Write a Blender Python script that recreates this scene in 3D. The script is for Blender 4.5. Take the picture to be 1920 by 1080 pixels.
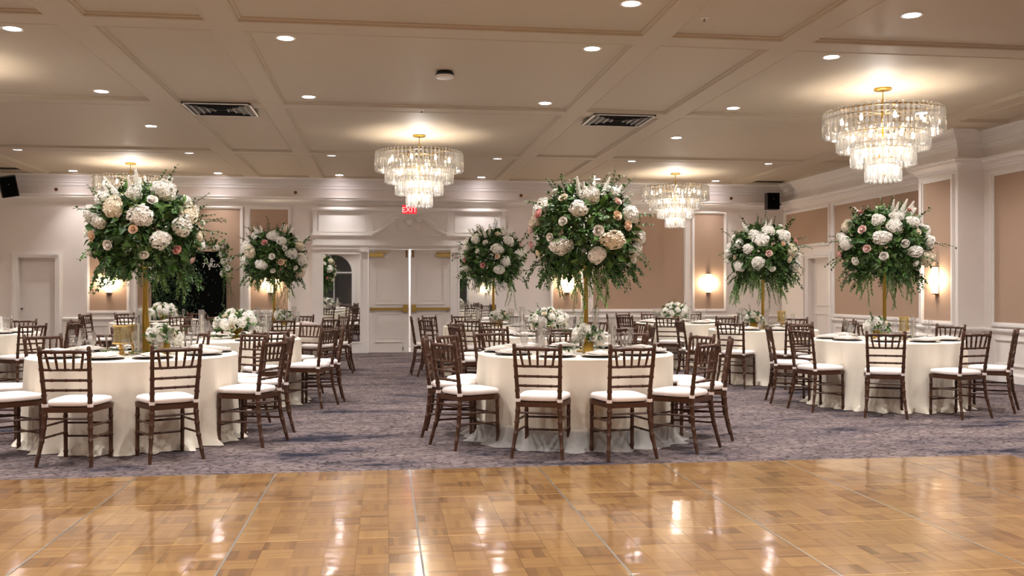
import bpy, bmesh, math, random
from mathutils import Vector, Matrix
PI = math.pi
for o in list(bpy.data.objects): bpy.data.objects.remove(o, do_unlink=True)
scene = bpy.context.scene
COL = scene.collection

# ------------------------------------------------------------------ camera
YAW = math.radians(7.66); FPX = 1780.0; CAMZ = 1.33
cd = bpy.data.cameras.new('camera'); cam = bpy.data.objects.new('camera', cd); COL.objects.link(cam)
cam.location = (0, 0, CAMZ); cam.rotation_euler = (math.radians(90.12), 0, -YAW)
cd.sensor_width = 36; cd.lens = FPX / 1920 * 36; cd.clip_start = .05; cd.clip_end = 200
scene.camera = cam
# ------------------------------------------------------------------ world, exposure
w = bpy.data.worlds.new('world'); scene.world = w; w.use_nodes = True
w.node_tree.nodes['Background'].inputs[0].default_value = (.02, .022, .03, 1)
w.node_tree.nodes['Background'].inputs[1].default_value = 1.0
vs = scene.view_settings
vs.view_transform = 'Standard'; vs.look = 'None'; vs.gamma = 1; vs.use_curve_mapping = False
vs.exposure = -0.22
DOWN_W = 44.0      # each recessed lamp
CHAND_W = 4.5      # each chandelier bulb
SCONCE_W = 24.0
scene.cycles.max_bounces = 8
scene.cycles.diffuse_bounces = 5
scene.cycles.glossy_bounces = 4
scene.cycles.transparent_max_bounces = 24
scene.cycles.sample_clamp_indirect = 6
scene.cycles.caustics_reflective = False
scene.cycles.caustics_refractive = False

# room
XL, XR, YB, YF, ZC = -7.8, 8.87, 20.3, -5.0, 3.70
CX0, CY0, CY1 = 8.45, 13.1, 14.15          # pilaster on the right wall
def wx(px, Y=YB):    # image column -> room X on a plane at depth Y
    return Y * math.tan(YAW + math.atan((px - 960) / FPX))

# ------------------------------------------------------------------ materials
def lin(c):
    return tuple((v/255/12.92 if v/255 <= .04045 else ((v/255+.055)/1.055)**2.4) for v in c) + (1,)
MATS = {}
def mat(name, rgb, rough=.5, metal=0, spec=.5, **k):
    m = bpy.data.materials.new(name); m.use_nodes = True
    b = m.node_tree.nodes['Principled BSDF']
    b.inputs['Base Color'].default_value = lin(rgb); b.inputs['Roughness'].default_value = rough
    b.inputs['Metallic'].default_value = metal; b.inputs['Specular IOR Level'].default_value = spec
    for a, v in k.items(): b.inputs[a.replace('_', ' ')].default_value = v
    MATS[name] = m; return m
def N(m, t, **k):
    n = m.node_tree.nodes.new(t)
    for a, v in k.items(): setattr(n, a, v)
    return n
def L(m, a, b): m.node_tree.links.new(a, b)
def BS(m): return m.node_tree.nodes['Principled BSDF']
def math_(m, op, a, b=None, c=None):
    n = N(m, 'ShaderNodeMath', operation=op)
    for i, v in enumerate((a, b, c)):
        if v is None: continue
        if isinstance(v, (int, float)): n.inputs[i].default_value = v
        else: L(m, v, n.inputs[i])
    return n.outputs[0]
def noise_tint(m, scale, amt, bump=0, stretch=(1, 1, 1), dist=.002, detail=4):
    """slight colour variation and fine relief on a material"""
    b = BS(m); tc = N(m, 'ShaderNodeTexCoord'); mp = N(m, 'ShaderNodeMapping')
    mp.inputs['Scale'].default_value = stretch; L(m, tc.outputs['Object'], mp.inputs[0])
    no = N(m, 'ShaderNodeTexNoise'); no.inputs['Scale'].default_value = scale; no.inputs['Detail'].default_value = detail
    L(m, mp.outputs[0], no.inputs['Vector'])
    hsv = N(m, 'ShaderNodeHueSaturation'); hsv.inputs['Color'].default_value = b.inputs['Base Color'].default_value
    L(m, math_(m, 'MULTIPLY_ADD', no.outputs[0], 2*amt, 1-amt), hsv.inputs['Value']); L(m, hsv.outputs[0], b.inputs['Base Color'])
    if bump:
        bp = N(m, 'ShaderNodeBump'); bp.inputs['Strength'].default_value = bump; bp.inputs['Distance'].default_value = dist
        L(m, no.outputs[0], bp.inputs['Height']); L(m, bp.outputs[0], b.inputs['Normal'])
    return m
noise_tint(mat('wall_paint', (230, 222, 216), .5), 3, .02, .05)
noise_tint(mat('trim_paint', (232, 227, 223), .35), 4, .015)
noise_tint(mat('ceiling_paint', (188, 175, 155), .6), 2, .02, .05)
noise_tint(mat('panel_fabric', (174, 148, 128), .85, spec=.2), 220, .08, .25, (1, 1, 6))
noise_tint(mat('door_paint', (226, 219, 213), .4), 3, .015)
noise_tint(mat('chair_wood', (68, 37, 18), .38), 22, .3, .1, (1, 1, .15))
noise_tint(mat('cushion_fabric', (236, 226, 222), .75, spec=.2), 90, .03, .15)
noise_tint(mat('cloth_ivory', (230, 221, 205), .8, spec=.2), 140, .03, .12)
mat('gold', (176, 146, 66), .3, 1); noise_tint(MATS['gold'], 12, .08, .05)
mat('gold_pale', (203, 170, 104), .3, 1)
mat('brass', (186, 158, 88), .35, 1)
mat('bronze', (120, 84, 48), .35, 1)
mat('aluminium', (176, 174, 170), .35, 1)
mat('black_plastic', (14, 14, 15), .45)
mat('black_board', (4, 5, 5), .9, spec=.08)
mat('dark_metal', (30, 28, 26), .5, .6)
mat('plate_white', (238, 234, 230), .22)
noise_tint(mat('charger_dark', (46, 32, 26), .35), 12, .2)
mat('napkin', (232, 222, 214), .8)
mat('paper', (240, 236, 232), .7)
mat('candle_wax', (240, 230, 214), .5, Subsurface_Weight=.2)
mat('petal_white', (250, 247, 240), .6, spec=.25)
mat('petal_cream', (244, 234, 214), .6, spec=.25)
mat('petal_blush', (240, 212, 204), .6, spec=.25)
mat('petal_peach', (242, 216, 190), .6, spec=.25)
mat('petal_pink', (230, 176, 170), .6, spec=.25)
mat('stem_green', (58, 84, 40), .6)
mat('mirror', (226, 228, 226), .015, 1)
mat('window_dark', (52, 50, 50), .08)
mat('lamp_ring', (236, 232, 228), .4)
def emis(name, rgb, s):
    m = bpy.data.materials.new(name); m.use_nodes = True; b = BS(m)
    b.inputs['Base Color'].default_value = lin(rgb); b.inputs['Emission Color'].default_value = lin(rgb); b.inputs['Emission Strength'].default_value = s
    MATS[name] = m; return m
emis('lamp_lens', (255, 244, 246), 110)
emis('bulb', (255, 226, 186), 40)
emis('sconce_glass', (255, 220, 180), 9)
emis('exit_red', (232, 30, 40), 1.6)
emis('exit_letter', (255, 190, 185), 1.6)
emis('flame', (255, 200, 120), 12)
emis('corridor_lamp', (226, 232, 255), 12)
def thin_glass(name, tint, gloss, diff, rough=.05):
    """clear drinking glass: mostly see-through, with reflections and a little body"""
    m = bpy.data.materials.new(name); m.use_nodes = True; nt = m.node_tree; nt.nodes.clear()
    out = N(m, 'ShaderNodeOutputMaterial'); tr = N(m, 'ShaderNodeBsdfTransparent'); tr.inputs[0].default_value = lin(tint)
    gl = N(m, 'ShaderNodeBsdfGlossy'); gl.inputs['Roughness'].default_value = rough
    df = N(m, 'ShaderNodeBsdfTranslucent'); df.inputs[0].default_value = lin((250, 248, 244))
    d2 = N(m, 'ShaderNodeBsdfDiffuse'); d2.inputs[0].default_value = lin((250, 248, 244))
    a = N(m, 'ShaderNodeMixShader'); a.inputs[0].default_value = .5; L(m, df.outputs[0], a.inputs[1]); L(m, d2.outputs[0], a.inputs[2])
    fr = N(m, 'ShaderNodeLayerWeight'); fr.inputs[0].default_value = .35
    x = N(m, 'ShaderNodeMixShader'); x.inputs[0].default_value = diff; L(m, tr.outputs[0], x.inputs[1]); L(m, a.outputs[0], x.inputs[2])
    y = N(m, 'ShaderNodeMixShader'); L(m, math_(m, 'MULTIPLY_ADD', fr.outputs['Facing'], gloss, gloss*.35), y.inputs[0])
    L(m, x.outputs[0], y.inputs[1]); L(m, gl.outputs[0], y.inputs[2]); L(m, y.outputs[0], out.inputs[0])
    MATS[name] = m; return m
thin_glass('glass_clear', (252, 252, 252), .3, .05)
thin_glass('glass_gold', (252, 244, 214), .4, .07)
thin_glass('crystal', (252, 252, 252), .6, .36, .1)
thin_glass('sheer', (244, 236, 220), .0, .62)
# leaves: colour per leaf stored on the mesh
m = mat('leaf', (60, 90, 44), .5, spec=.35)
at_ = N(m, 'ShaderNodeAttribute', attribute_name='Col'); L(m, at_.outputs['Color'], BS(m).inputs['Base Color'])
BS(m).inputs['Transmission Weight'].default_value = 0
# carpet
m = mat('carpet', (120, 110, 118), .95, spec=.1)
tc = N(m, 'ShaderNodeTexCoord'); mp = N(m, 'ShaderNodeMapping'); L(m, tc.outputs['Object'], mp.inputs[0]); mp.inputs['Scale'].default_value = (.85, 1.3, 1)
wn = N(m, 'ShaderNodeTexNoise'); wn.inputs['Scale'].default_value = 2.2; wn.inputs['Detail'].default_value = 3; L(m, mp.outputs[0], wn.inputs['Vector'])
ad = N(m, 'ShaderNodeMixRGB', blend_type='ADD'); ad.inputs[0].default_value = .55; L(m, mp.outputs[0], ad.inputs[1]); L(m, wn.outputs['Color'], ad.inputs[2])
v1 = N(m, 'ShaderNodeTexVoronoi', feature='DISTANCE_TO_EDGE'); v1.inputs['Scale'].default_value = 12; L(m, ad.outputs[0], v1.inputs['Vector'])
v2 = N(m, 'ShaderNodeTexVoronoi'); v2.inputs['Scale'].default_value = 12; L(m, ad.outputs[0], v2.inputs['Vector'])
big = N(m, 'ShaderNodeTexNoise'); big.inputs['Scale'].default_value = 1.5; big.inputs['Detail'].default_value = 5; big.inputs['Roughness'].default_value = .65; mp2 = N(m, 'ShaderNodeMapping'); mp2.inputs['Scale'].default_value = (.7, 1.5, 1); L(m, tc.outputs['Object'], mp2.inputs[0]); L(m, mp2.outputs[0], big.inputs['Vector'])
fine = N(m, 'ShaderNodeTexNoise'); fine.inputs['Scale'].default_value = 26; fine.inputs['Detail'].default_value = 4; L(m, mp.outputs[0], fine.inputs['Vector'])
cr = N(m, 'ShaderNodeValToRGB'); L(m, v1.outputs['Distance'], cr.inputs[0])
cr.color_ramp.elements[0].position = .0; cr.color_ramp.elements[0].color = (.07, .07, .08, 1)
cr.color_ramp.elements[1].position = .16; cr.color_ramp.elements[1].color = (1, 1, 1, 1)
# cracks appear only where the fine noise is high
cm = N(m, 'ShaderNodeMixRGB', blend_type='MIX'); cm.inputs[1].default_value = (1, 1, 1, 1); L(m, cr.outputs[0], cm.inputs[2])
fr_ = N(m, 'ShaderNodeMapRange'); fr_.inputs[1].default_value = .36; fr_.inputs[2].default_value = .56; L(m, fine.outputs[0], fr_.inputs[0]); L(m, fr_.outputs[0], cm.inputs[0])
b1 = N(m, 'ShaderNodeValToRGB'); L(m, big.outputs[0], b1.inputs[0])
e = b1.color_ramp.elements; e[0].position = .35; e[0].color = lin((44, 44, 56)); e[1].position = .62; e[1].color = lin((122, 108, 106))
e2 = b1.color_ramp.elements.new(.43); e2.color = lin((102, 91, 93))
mx = N(m, 'ShaderNodeMixRGB', blend_type='MULTIPLY'); mx.inputs[0].default_value = .95; L(m, b1.outputs[0], mx.inputs[1]); L(m, cm.outputs[0], mx.inputs[2])
hs = N(m, 'ShaderNodeHueSaturation'); L(m, mx.outputs[0], hs.inputs['Color'])
sv = N(m, 'ShaderNodeSeparateColor'); L(m, v2.outputs['Color'], sv.inputs[0])
L(m, math_(m, 'MULTIPLY_ADD', sv.outputs[0], .4, .82), hs.inputs['Value']); L(m, hs.outputs[0], BS(m).inputs['Base Color'])
bp = N(m, 'ShaderNodeBump'); bp.inputs['Strength'].default_value = .5; bp.inputs['Distance'].default_value = .004; L(m, fine.outputs[0], bp.inputs['Height']); L(m, bp.outputs[0], BS(m).inputs['Normal'])
# parquet: alternating blocks of six strips, each strip its own tone
PX0, PY0, PITCH = .18, 6.94, .945
BLK = PITCH / 6
m = mat('parquet', (190, 140, 85), .3, spec=.4, Coat_Weight=1.0, Coat_Roughness=.1)
ge = N(m, 'ShaderNodeNewGeometry'); sp = N(m, 'ShaderNodeSeparateXYZ'); L(m, ge.outputs['Position'], sp.inputs[0])
u = math_(m, 'MULTIPLY', math_(m, 'SUBTRACT', sp.outputs[0], PX0), 1/BLK); v = math_(m, 'MULTIPLY', math_(m, 'SUBTRACT', sp.outputs[1], PY0), 1/BLK)
fu, fv = math_(m, 'FLOOR', u), math_(m, 'FLOOR', v); ru, rv = math_(m, 'SUBTRACT', u, fu), math_(m, 'SUBTRACT', v, fv)
par = math_(m, 'PINGPONG', math_(m, 'ADD', fu, fv), 1)
sel = math_(m, 'ADD', math_(m, 'MULTIPLY', ru, math_(m, 'SUBTRACT', 1, par)), math_(m, 'MULTIPLY', rv, par))
st = math_(m, 'FLOOR', math_(m, 'MULTIPLY', sel, 6))
cb = N(m, 'ShaderNodeCombineXYZ'); L(m, fu, cb.inputs[0]); L(m, fv, cb.inputs[1]); L(m, st, cb.inputs[2])
wn1 = N(m, 'ShaderNodeTexWhiteNoise', noise_dimensions='3D'); L(m, cb.outputs[0], wn1.inputs['Vector'])
cb2 = N(m, 'ShaderNodeCombineXYZ'); L(m, fu, cb2.inputs[0]); L(m, fv, cb2.inputs[1])
wn2 = N(m, 'ShaderNodeTexWhiteNoise', noise_dimensions='3D'); L(m, cb2.outputs[0], wn2.inputs['Vector'])
gr = N(m, 'ShaderNodeTexNoise'); gr.inputs['Scale'].default_value = 14; gr.inputs['Detail'].default_value = 5
gm = N(m, 'ShaderNodeCombineXYZ')
L(m, math_(m, 'MULTIPLY', sp.outputs[0], math_(m, 'MULTIPLY_ADD', par, -4.4, 5.4)), gm.inputs[0])
L(m, math_(m, 'MULTIPLY', sp.outputs[1], math_(m, 'MULTIPLY_ADD', par, 4.4, 1.0)), gm.inputs[1]); L(m, wn1.outputs[0], gm.inputs[2]); L(m, gm.outputs[0], gr.inputs['Vector'])
tone = math_(m, 'ADD', math_(m, 'ADD', math_(m, 'MULTIPLY', wn1.outputs[0], .40), math_(m, 'MULTIPLY', wn2.outputs[0], .40)), math_(m, 'MULTIPLY', gr.outputs[0], .3))
rp = N(m, 'ShaderNodeValToRGB'); L(m, tone, rp.inputs[0]); e = rp.color_ramp.elements
e[0].position = .1; e[0].color = lin((104, 68, 30)); e[1].position = .95; e[1].color = lin((168, 128, 74)); q = e.new(.45); q.color = lin((143, 102, 54))
L(m, rp.outputs[0], BS(m).inputs['Base Color'])
wv = N(m, 'ShaderNodeTexNoise'); wv.inputs['Scale'].default_value = 3.0; wv.inputs['Detail'].default_value = 3; L(m, ge.outputs['Position'], wv.inputs['Vector'])
hb = math_(m, 'ADD', math_(m, 'MULTIPLY', wv.outputs[0], 1.0), math_(m, 'MULTIPLY', wn2.outputs[0], .12))
bp = N(m, 'ShaderNodeBump'); bp.inputs['Strength'].default_value = .2; bp.inputs['Distance'].default_value = .02; L(m, hb, bp.inputs['Height'])
L(m, bp.outputs[0], BS(m).inputs['Normal']); L(m, bp.outputs[0], BS(m).inputs['Coat Normal'])
mat('edge_wood', (196, 160, 112), .35)

# ------------------------------------------------------------------ mesh helpers
class MB:
    def __init__(s): s.v = []; s.f = []; s.c = None
    def add(s, vs, fs):
        b = len(s.v); s.v += [tuple(p) for p in vs]; s.f += [tuple(i+b for i in f) for f in fs]; return s
    def box(s, x0, x1, y0, y1, z0, z1):
        if x0 > x1: x0, x1 = x1, x0
        if y0 > y1: y0, y1 = y1, y0
        return s.add([(x0,y0,z0),(x1,y0,z0),(x1,y1,z0),(x0,y1,z0),(x0,y0,z1),(x1,y0,z1),(x1,y1,z1),(x0,y1,z1)],
              [(0,3,2,1),(4,5,6,7),(0,1,5,4),(1,2,6,5),(2,3,7,6),(3,0,4,7)])
    def tube(s, pts, rad, n=8, cap=True):
        pts = [Vector(p) for p in pts]; k = len(pts)
        rad = [rad]*k if isinstance(rad, (int, float)) else rad
        b = len(s.v); prev = None
        for i, p in enumerate(pts):
            t = (pts[min(i+1, k-1)] - pts[max(i-1, 0)]).normalized()
            if prev is None:
                a = Vector((1,0,0)) if abs(t.x) < .9 else Vector((0,1,0)); x = t.cross(a).normalized()
            else: x = (prev - t*prev.dot(t)).normalized()
            prev = x; y = t.cross(x)
            for j in range(n):
                an = 2*PI*(j+.5)/n; s.v.append(tuple(p + (x*math.cos(an) + y*math.sin(an))*rad[i]))
        for i in range(k-1):
            for j in range(n):
                j2 = (j+1) % n; s.f.append((b+i*n+j, b+i*n+j2, b+(i+1)*n+j2, b+(i+1)*n+j))
        if cap: s.f.append(tuple(b+j for j in reversed(range(n)))); s.f.append(tuple(b+(k-1)*n+j for j in range(n)))
        return s
    def lathe(s, prof, n=20, c=(0,0,0), a0=0, a1=2*PI):
        full = abs(a1-a0-2*PI) < 1e-6; m_ = n if full else n+1; b = len(s.v); k = len(prof)
        for i in range(m_):
            a = a0 + (a1-a0)*i/n
            for r, z in prof: s.v.append((c[0]+r*math.cos(a), c[1]+r*math.sin(a), c[2]+z))
        for i in range(n):
            i2 = (i+1) % m_
            for j in range(k-1): s.f.append((b+i*k+j, b+i2*k+j, b+i2*k+j+1, b+i*k+j+1))
        return s
    def sphere(s, c, r, n=10, m_=6, sq=1):
        return s.lathe([(max(r*math.sin(PI*j/m_), 1e-4), -r*sq*math.cos(PI*j/m_)) for j in range(m_+1)], n, c)
    def sweep(s, prof, path, closed=False):
        """prof: list of (out, z); path: list of (x, y) walked with the room on its right-hand side (out = to the room)"""
        b = len(s.v); k = len(path); n = len(prof)
        P = [Vector(p) for p in path]
        for i in range(k):
            d0 = (P[i]-P[i-1]).normalized() if (i > 0 or closed) else None
            d1 = (P[(i+1) % k]-P[i]).normalized() if (i < k-1 or closed) else None
            d0 = d0 or d1; d1 = d1 or d0
            n0 = Vector((d0.y, -d0.x)); n1 = Vector((d1.y, -d1.x)); mv = (n0+n1); mv = mv/(mv.dot(n0))
            for o, z in prof: s.v.append((P[i].x+mv.x*o, P[i].y+mv.y*o, z))
        for i in range(k if closed else k-1):
            i2 = (i+1) % k
            for j in range(n-1): s.f.append((b+i*n+j, b+i*n+j+1, b+i2*n+j+1, b+i2*n+j))
        return s
    def prism(s, poly, y0, y1):
        """poly of (x,z) extruded from y0 to y1"""
        n = len(poly); s.add([(x, y0, z) for x, z in poly]+[(x, y1, z) for x, z in poly],
            [tuple(range(n)), tuple(reversed(range(n, 2*n)))]+[(i, i+n, (i+1) % n+n, (i+1) % n) for i in range(n)]); return s
    def mesh(s, name, m, smooth=False):
        me = bpy.data.meshes.new(name); me.from_pydata(s.v, [], s.f); me.materials.append(MATS[m] if isinstance(m, str) else m)
        bm = bmesh.new(); bm.from_mesh(me); bmesh.ops.recalc_face_normals(bm, faces=bm.faces); bm.to_mesh(me); bm.free()
        if smooth:
            me.polygons.foreach_set('use_smooth', [True]*len(me.polygons))
            try: me.set_sharp_from_angle(angle=math.radians(42))
            except Exception: pass
        if s.c:
            at = me.color_attributes.new('Col', 'FLOAT_COLOR', 'POINT'); at.data.foreach_set('color', [x for c in s.c for x in c])
        me.update(); return me
    def obj(s, name, m, parent=None, smooth=False, loc=None, **k):
        return put(name, s.mesh(name, m, smooth), parent, loc, **k)
def put(name, me, parent=None, loc=None, rot=None, scale=None, **k):
    o = bpy.data.objects.new(name, me); COL.objects.link(o)
    if parent: o.parent = parent
    if loc is not None: o.location = loc
    if rot is not None: o.rotation_euler = rot
    if scale is not None: o.scale = (scale,)*3 if isinstance(scale, (int, float)) else scale
    for a, v in k.items(): o[a] = v
    return o
def thing(name, label, cat, loc=(0,0,0), rz=0, group=None):
    o = put(name, None, None, loc, (0,0,rz)); o['label'] = label; o['category'] = cat
    o.empty_display_size = .05
    if group: o['group'] = group
    return o
def struct(o, label=None):
    o['kind'] = 'structure'
    if label: o['label'] = label
    return o
def dup(root, loc, rz, label, group=None):
    r = root.copy(); COL.objects.link(r); r.location = loc; r.rotation_euler = (0,0,rz); r['label'] = label
    if group: r['group'] = group
    for ch in list(root.children):
        c = ch.copy(); COL.objects.link(c); c.parent = r
        for g in list(ch.children):
            d = g.copy(); COL.objects.link(d); d.parent = c
    return r
def lamp(name, kind, loc, energy, color, parent=None, size=.05, spot=None, blend=.6):
    l = bpy.data.lights.new(name, kind); l.energy = energy; l.color = color
    if kind in ('POINT', 'SPOT'): l.shadow_soft_size = size
    if kind == 'AREA': l.shape = 'DISK'; l.size = size; l.spread = spot; spot = None
    if spot: l.spot_size = spot; l.spot_blend = blend
    o = bpy.data.objects.new(name, l); COL.objects.link(o); o.location = loc
    if parent: o.parent = parent
    return o

# ================================================================== SETTING
T_ = .2
struct(MB().box(XL-T_, XR+T_, YF-T_, YB+T_, -.12, 0).obj('floor', 'carpet'), 'purple-grey patterned carpet')
struct(MB().box(XL-T_, XR+T_, YF-T_, YB+T_, ZC, ZC+.1).obj('ceiling', 'ceiling_paint'), 'off-white coffered ceiling')
# back wall with the door openings cut out
LDX0, LDX1, LDZ = wx(34), wx(104), 1.98
UX0, UX1 = wx(586), wx(948)                 # the double-door unit
DX0, DXM0, DXM1, DX1 = wx(690.5), wx(766.5), wx(769.8), wx(846)
wb = MB()
wb.box(XL-T_, LDX0, YB, YB+T_, 0, ZC); wb.box(LDX0, LDX1, YB, YB+T_, LDZ, ZC); wb.box(LDX1, DX0, YB, YB+T_, 0, ZC)
wb.box(DX0, DX1, YB, YB+T_, 2.19, ZC); wb.box(DX1, XR+T_, YB, YB+T_, 0, ZC)
wall_back = struct(wb.obj('wall_back', 'wall_paint'), 'off-white panelled end wall with double doors')
RDX0, RDX1, RDZ = 18.05, 19.0, 1.99          # door opening on the right wall (along Y)
wr = MB(); wr.box(XR, XR+T_, YF, RDX0, 0, ZC); wr.box(XR, XR+T_, RDX0, RDX1, RDZ, ZC); wr.box(XR, XR+T_, RDX1, YB, 0, ZC)
wr.box(CX0, XR, CY0, CY1, 0, ZC)
wall_right = struct(wr.obj('wall_right', 'wall_paint'), 'off-white panelled side wall with a pilaster')
wall_left = struct(MB().box(XL-T_, XL, YF, YB, 0, ZC).obj('wall_left', 'wall_paint'))
# wall behind the photographer, with two arched windows
wf = MB().box(XL-T_, XR+T_, YF-T_, YF, 0, ZC); struct(wf.obj('wall_front', 'wall_paint'))
for k, ax in enumerate((-2.35, 3.1)):
    pts = [(-.85, .5)]+[(.85, .5)]+[(.85*math.cos(a), 2.15+.85*math.sin(a)) for a in [PI*i/16 for i in range(17)]]
    wd = MB().prism([(ax+x, z) for x, z in pts], YF, YF+.015).obj('window_%d' % (k+1), 'window_dark'); struct(wd)
    fr = MB()
    for a in range(16):
        a0, a1 = PI*a/16, PI*(a+1)/16
        q = [(r*math.cos(t), 2.15+r*math.sin(t)) for r, t in ((.83, a0), (.95, a0), (.95, a1), (.83, a1))]
        fr.prism([(ax+x, z) for x, z in q], YF, YF+.08)
    fr.box(ax-.95, ax-.83, YF, YF+.08, .4, 2.15); fr.box(ax+.83, ax+.95, YF, YF+.08, .4, 2.15); fr.box(ax-.95, ax+.95, YF, YF+.08, .4, .5)
    fr.box(ax-.85, ax+.85, YF, YF+.05, 2.12, 2.18); fr.box(ax-.02, ax+.02, YF, YF+.05, .5, 2.12)
    fr.obj('window_frame', 'trim_paint', wd)
# crown, picture rail, chair rail, baseboard: swept around the room
PATH = [(XL, YF), (XL, YB), (XR, YB), (XR, CY1), (CX0, CY1), (CX0, CY0), (XR, CY0), (XR, YF)]
crown = [(0, ZC-.27), (.015, ZC-.27), (.02, ZC-.25), (.03, ZC-.245), (.035, ZC-.2), (.06, ZC-.19), (.065, ZC-.165), (.075, ZC-.16), (.10, ZC-.12), (.15, ZC-.075), (.17, ZC-.06), (.175, ZC-.04), (.20, ZC-.035), (.21, ZC-.001)]
struct(MB().sweep(crown, PATH).obj('trim_1', 'trim_paint'), 'stepped white crown moulding')
rail = [(0, 3.12), (.016, 3.12), (.02, 3.145), (.04, 3.15), (.045, 3.175), (.085, 3.205), (.12, 3.212), (.12, 3.25), (.14, 3.257), (.14, 3.28), (.0, 3.285)]
struct(MB().sweep(rail, PATH).obj('trim_2', 'trim_paint'), 'projecting white picture rail ledge')
def seg_sweep(prof, path, name, m='trim_paint', label=None):
    return struct(MB().sweep(prof, path).obj(name, m), label)
chair_rail = [(0, .70), (.01, .70), (.014, .715), (.03, .725), (.035, .75), (.03, .765), (0, .775)]
base = [(0, 0), (.022, 0), (.022, .11), (.012, .13), (.008, .145), (0, .145)]
LCX0, LCX1 = wx(20), wx(118)                # left door casing
RCY0, RCY1 = RDX0-.12, RDX1+.12
P1 = [(XL, YF), (XL, YB), (LCX0, YB)]; P2 = [(LCX1, YB), (UX0, YB)]; P3 = [(UX1, YB), (XR, YB), (XR, RCY1)]
P4 = [(XR, RCY0), (XR, CY1), (CX0, CY1), (CX0, CY0), (XR, CY0), (XR, YF)]
for i, p in enumerate((P1, P2, P3, P4)):
    seg_sweep(chair_rail, p, 'trim_%d' % (i+3), label='white chair rail')
    seg_sweep(base, p, 'baseboard_%s' % ('left', 'back', 'corner', 'right')[i])
# framed wall panels: fabric field with moulding; wainscot boxes
def frame_back(mb, x0, x1, z0, z1, w_=.05, d=.03, y=YB):
    """moulding frame lying on the back wall, stepped profile"""
    for (a, b, dd) in ((0, .55, d), (.55, 1, d*.5)):
        i0, i1 = w_*a, w_*b
        mb.box(x0+i0, x1-i0, y-dd, y, z1-i1, z1-i0); mb.box(x0+i0, x1-i0, y-dd, y, z0+i0, z0+i1)
        mb.box(x0+i0, x0+i1, y-dd, y, z0+i1, z1-i1); mb.box(x1-i1, x1-i0, y-dd, y, z0+i1, z1-i1)
    return mb
def frame_right(mb, y0, y1, z0, z1, w_=.05, d=.03, x=XR):
    for (a, b, dd) in ((0, .55, d), (.55, 1, d*.5)):
        i0, i1 = w_*a, w_*b
        mb.box(x-dd, x, y0+i0, y1-i0, z1-i1, z1-i0); mb.box(x-dd, x, y0+i0, y1-i0, z0+i0, z0+i1)
        mb.box(x-dd, x, y0+i0, y0+i1, z0+i1, z1-i1); mb.box(x-dd, x, y1-i1, y1-i0, z0+i1, z1-i1)
    return mb
PZ0, PZ1 = .914, 3.01
back_panels = [(168, 238), (258, 450), (470, 540), (1037, 1089), (1112, 1282), (1302, 1357)]
for a, b in back_panels:
    x0, x1 = wx(a), wx(b)
    MB().box(x0, x1, YB-.006, YB, PZ0, PZ1).obj('fabric_panel', 'panel_fabric', wall_back)
    frame_back(MB(), x0-.06, x1+.06, PZ0-.06, PZ1+.06, .06, .035).obj('panel_moulding', 'trim_paint', wall_back)
    frame_back(MB(), x0-.02, x1+.02, .24, .62, .035, .018).obj('wainscot_moulding', 'trim_paint', wall_back)
for a, b in ((126, 155), (552, 578), (955, 1022), (1376, 1455)):
    frame_back(MB(), wx(a), wx(b), .24, .62, .035, .018).obj('wainscot_moulding', 'trim_paint', wall_back)
RP0, RP1 = .86, 3.0
right_panels = [(14.52, 17.82, RP0, RP1), (18.1, 20.1, 2.30, RP1), (14.17, 14.33, RP0, RP1)]
for (y0, y1, z0, z1) in right_panels:
    MB().box(XR-.006, XR, y0, y1, z0, z1).obj('fabric_panel', 'panel_fabric', wall_right)
    frame_right(MB(), y0-.06 if y0 > 14.2 else y0, y1+.06, z0-.06, z1+.06, .06, .035).obj('panel_moulding', 'trim_paint', wall_right)
for (y0, y1) in ((9.2, 12.85), (5.0, 8.7), (1, 4.6)):
    MB().box(XR-.006, XR, y0, y1, RP0, RP1).obj('fabric_panel', 'panel_fabric', wall_right)
    frame_right(MB(), y0-.06, y1+.06, RP0-.06, RP1+.06, .06, .035).obj('panel_moulding', 'trim_paint', wall_right)
    frame_right(MB(), y0, y1, .24, .62, .035, .018).obj('wainscot_moulding', 'trim_paint', wall_right)
for (y0, y1) in ((14.4, 15.9), (16.0, 17.8)):
    frame_right(MB(), y0, y1, .24, .62, .035, .018).obj('wainscot_moulding', 'trim_paint', wall_right)
for (y0, y1) in ((14.6, 18.4), (9.2, 13.6), (4.2, 8.2), (-1.0, 3.2)):
    MB().box(XL, XL+.006, y0, y1, RP0, RP1).obj('fabric_panel', 'panel_fabric', wall_left)
    frame_right(MB(), y0-.06, y1+.06, RP0-.06, RP1+.06, .06, -.035, XL).obj('panel_moulding', 'trim_paint', wall_left)
    frame_right(MB(), y0, y1, .24, .62, .035, -.018, XL).obj('wainscot_moulding', 'trim_paint', wall_left)
py0, py1 = CY0+.16, CY1-.16
MB().box(CX0-.006, CX0, py0, py1, RP0, RP1).obj('fabric_panel', 'panel_fabric', wall_right)
frame_right(MB(), py0-.06, py1+.06, RP0-.06, RP1+.06, .06, .035, CX0).obj('panel_moulding', 'trim_paint', wall_right)
frame_right(MB(), py0, py1, .24, .62, .035, .018, CX0).obj('wainscot_moulding', 'trim_paint', wall_right)

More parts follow.
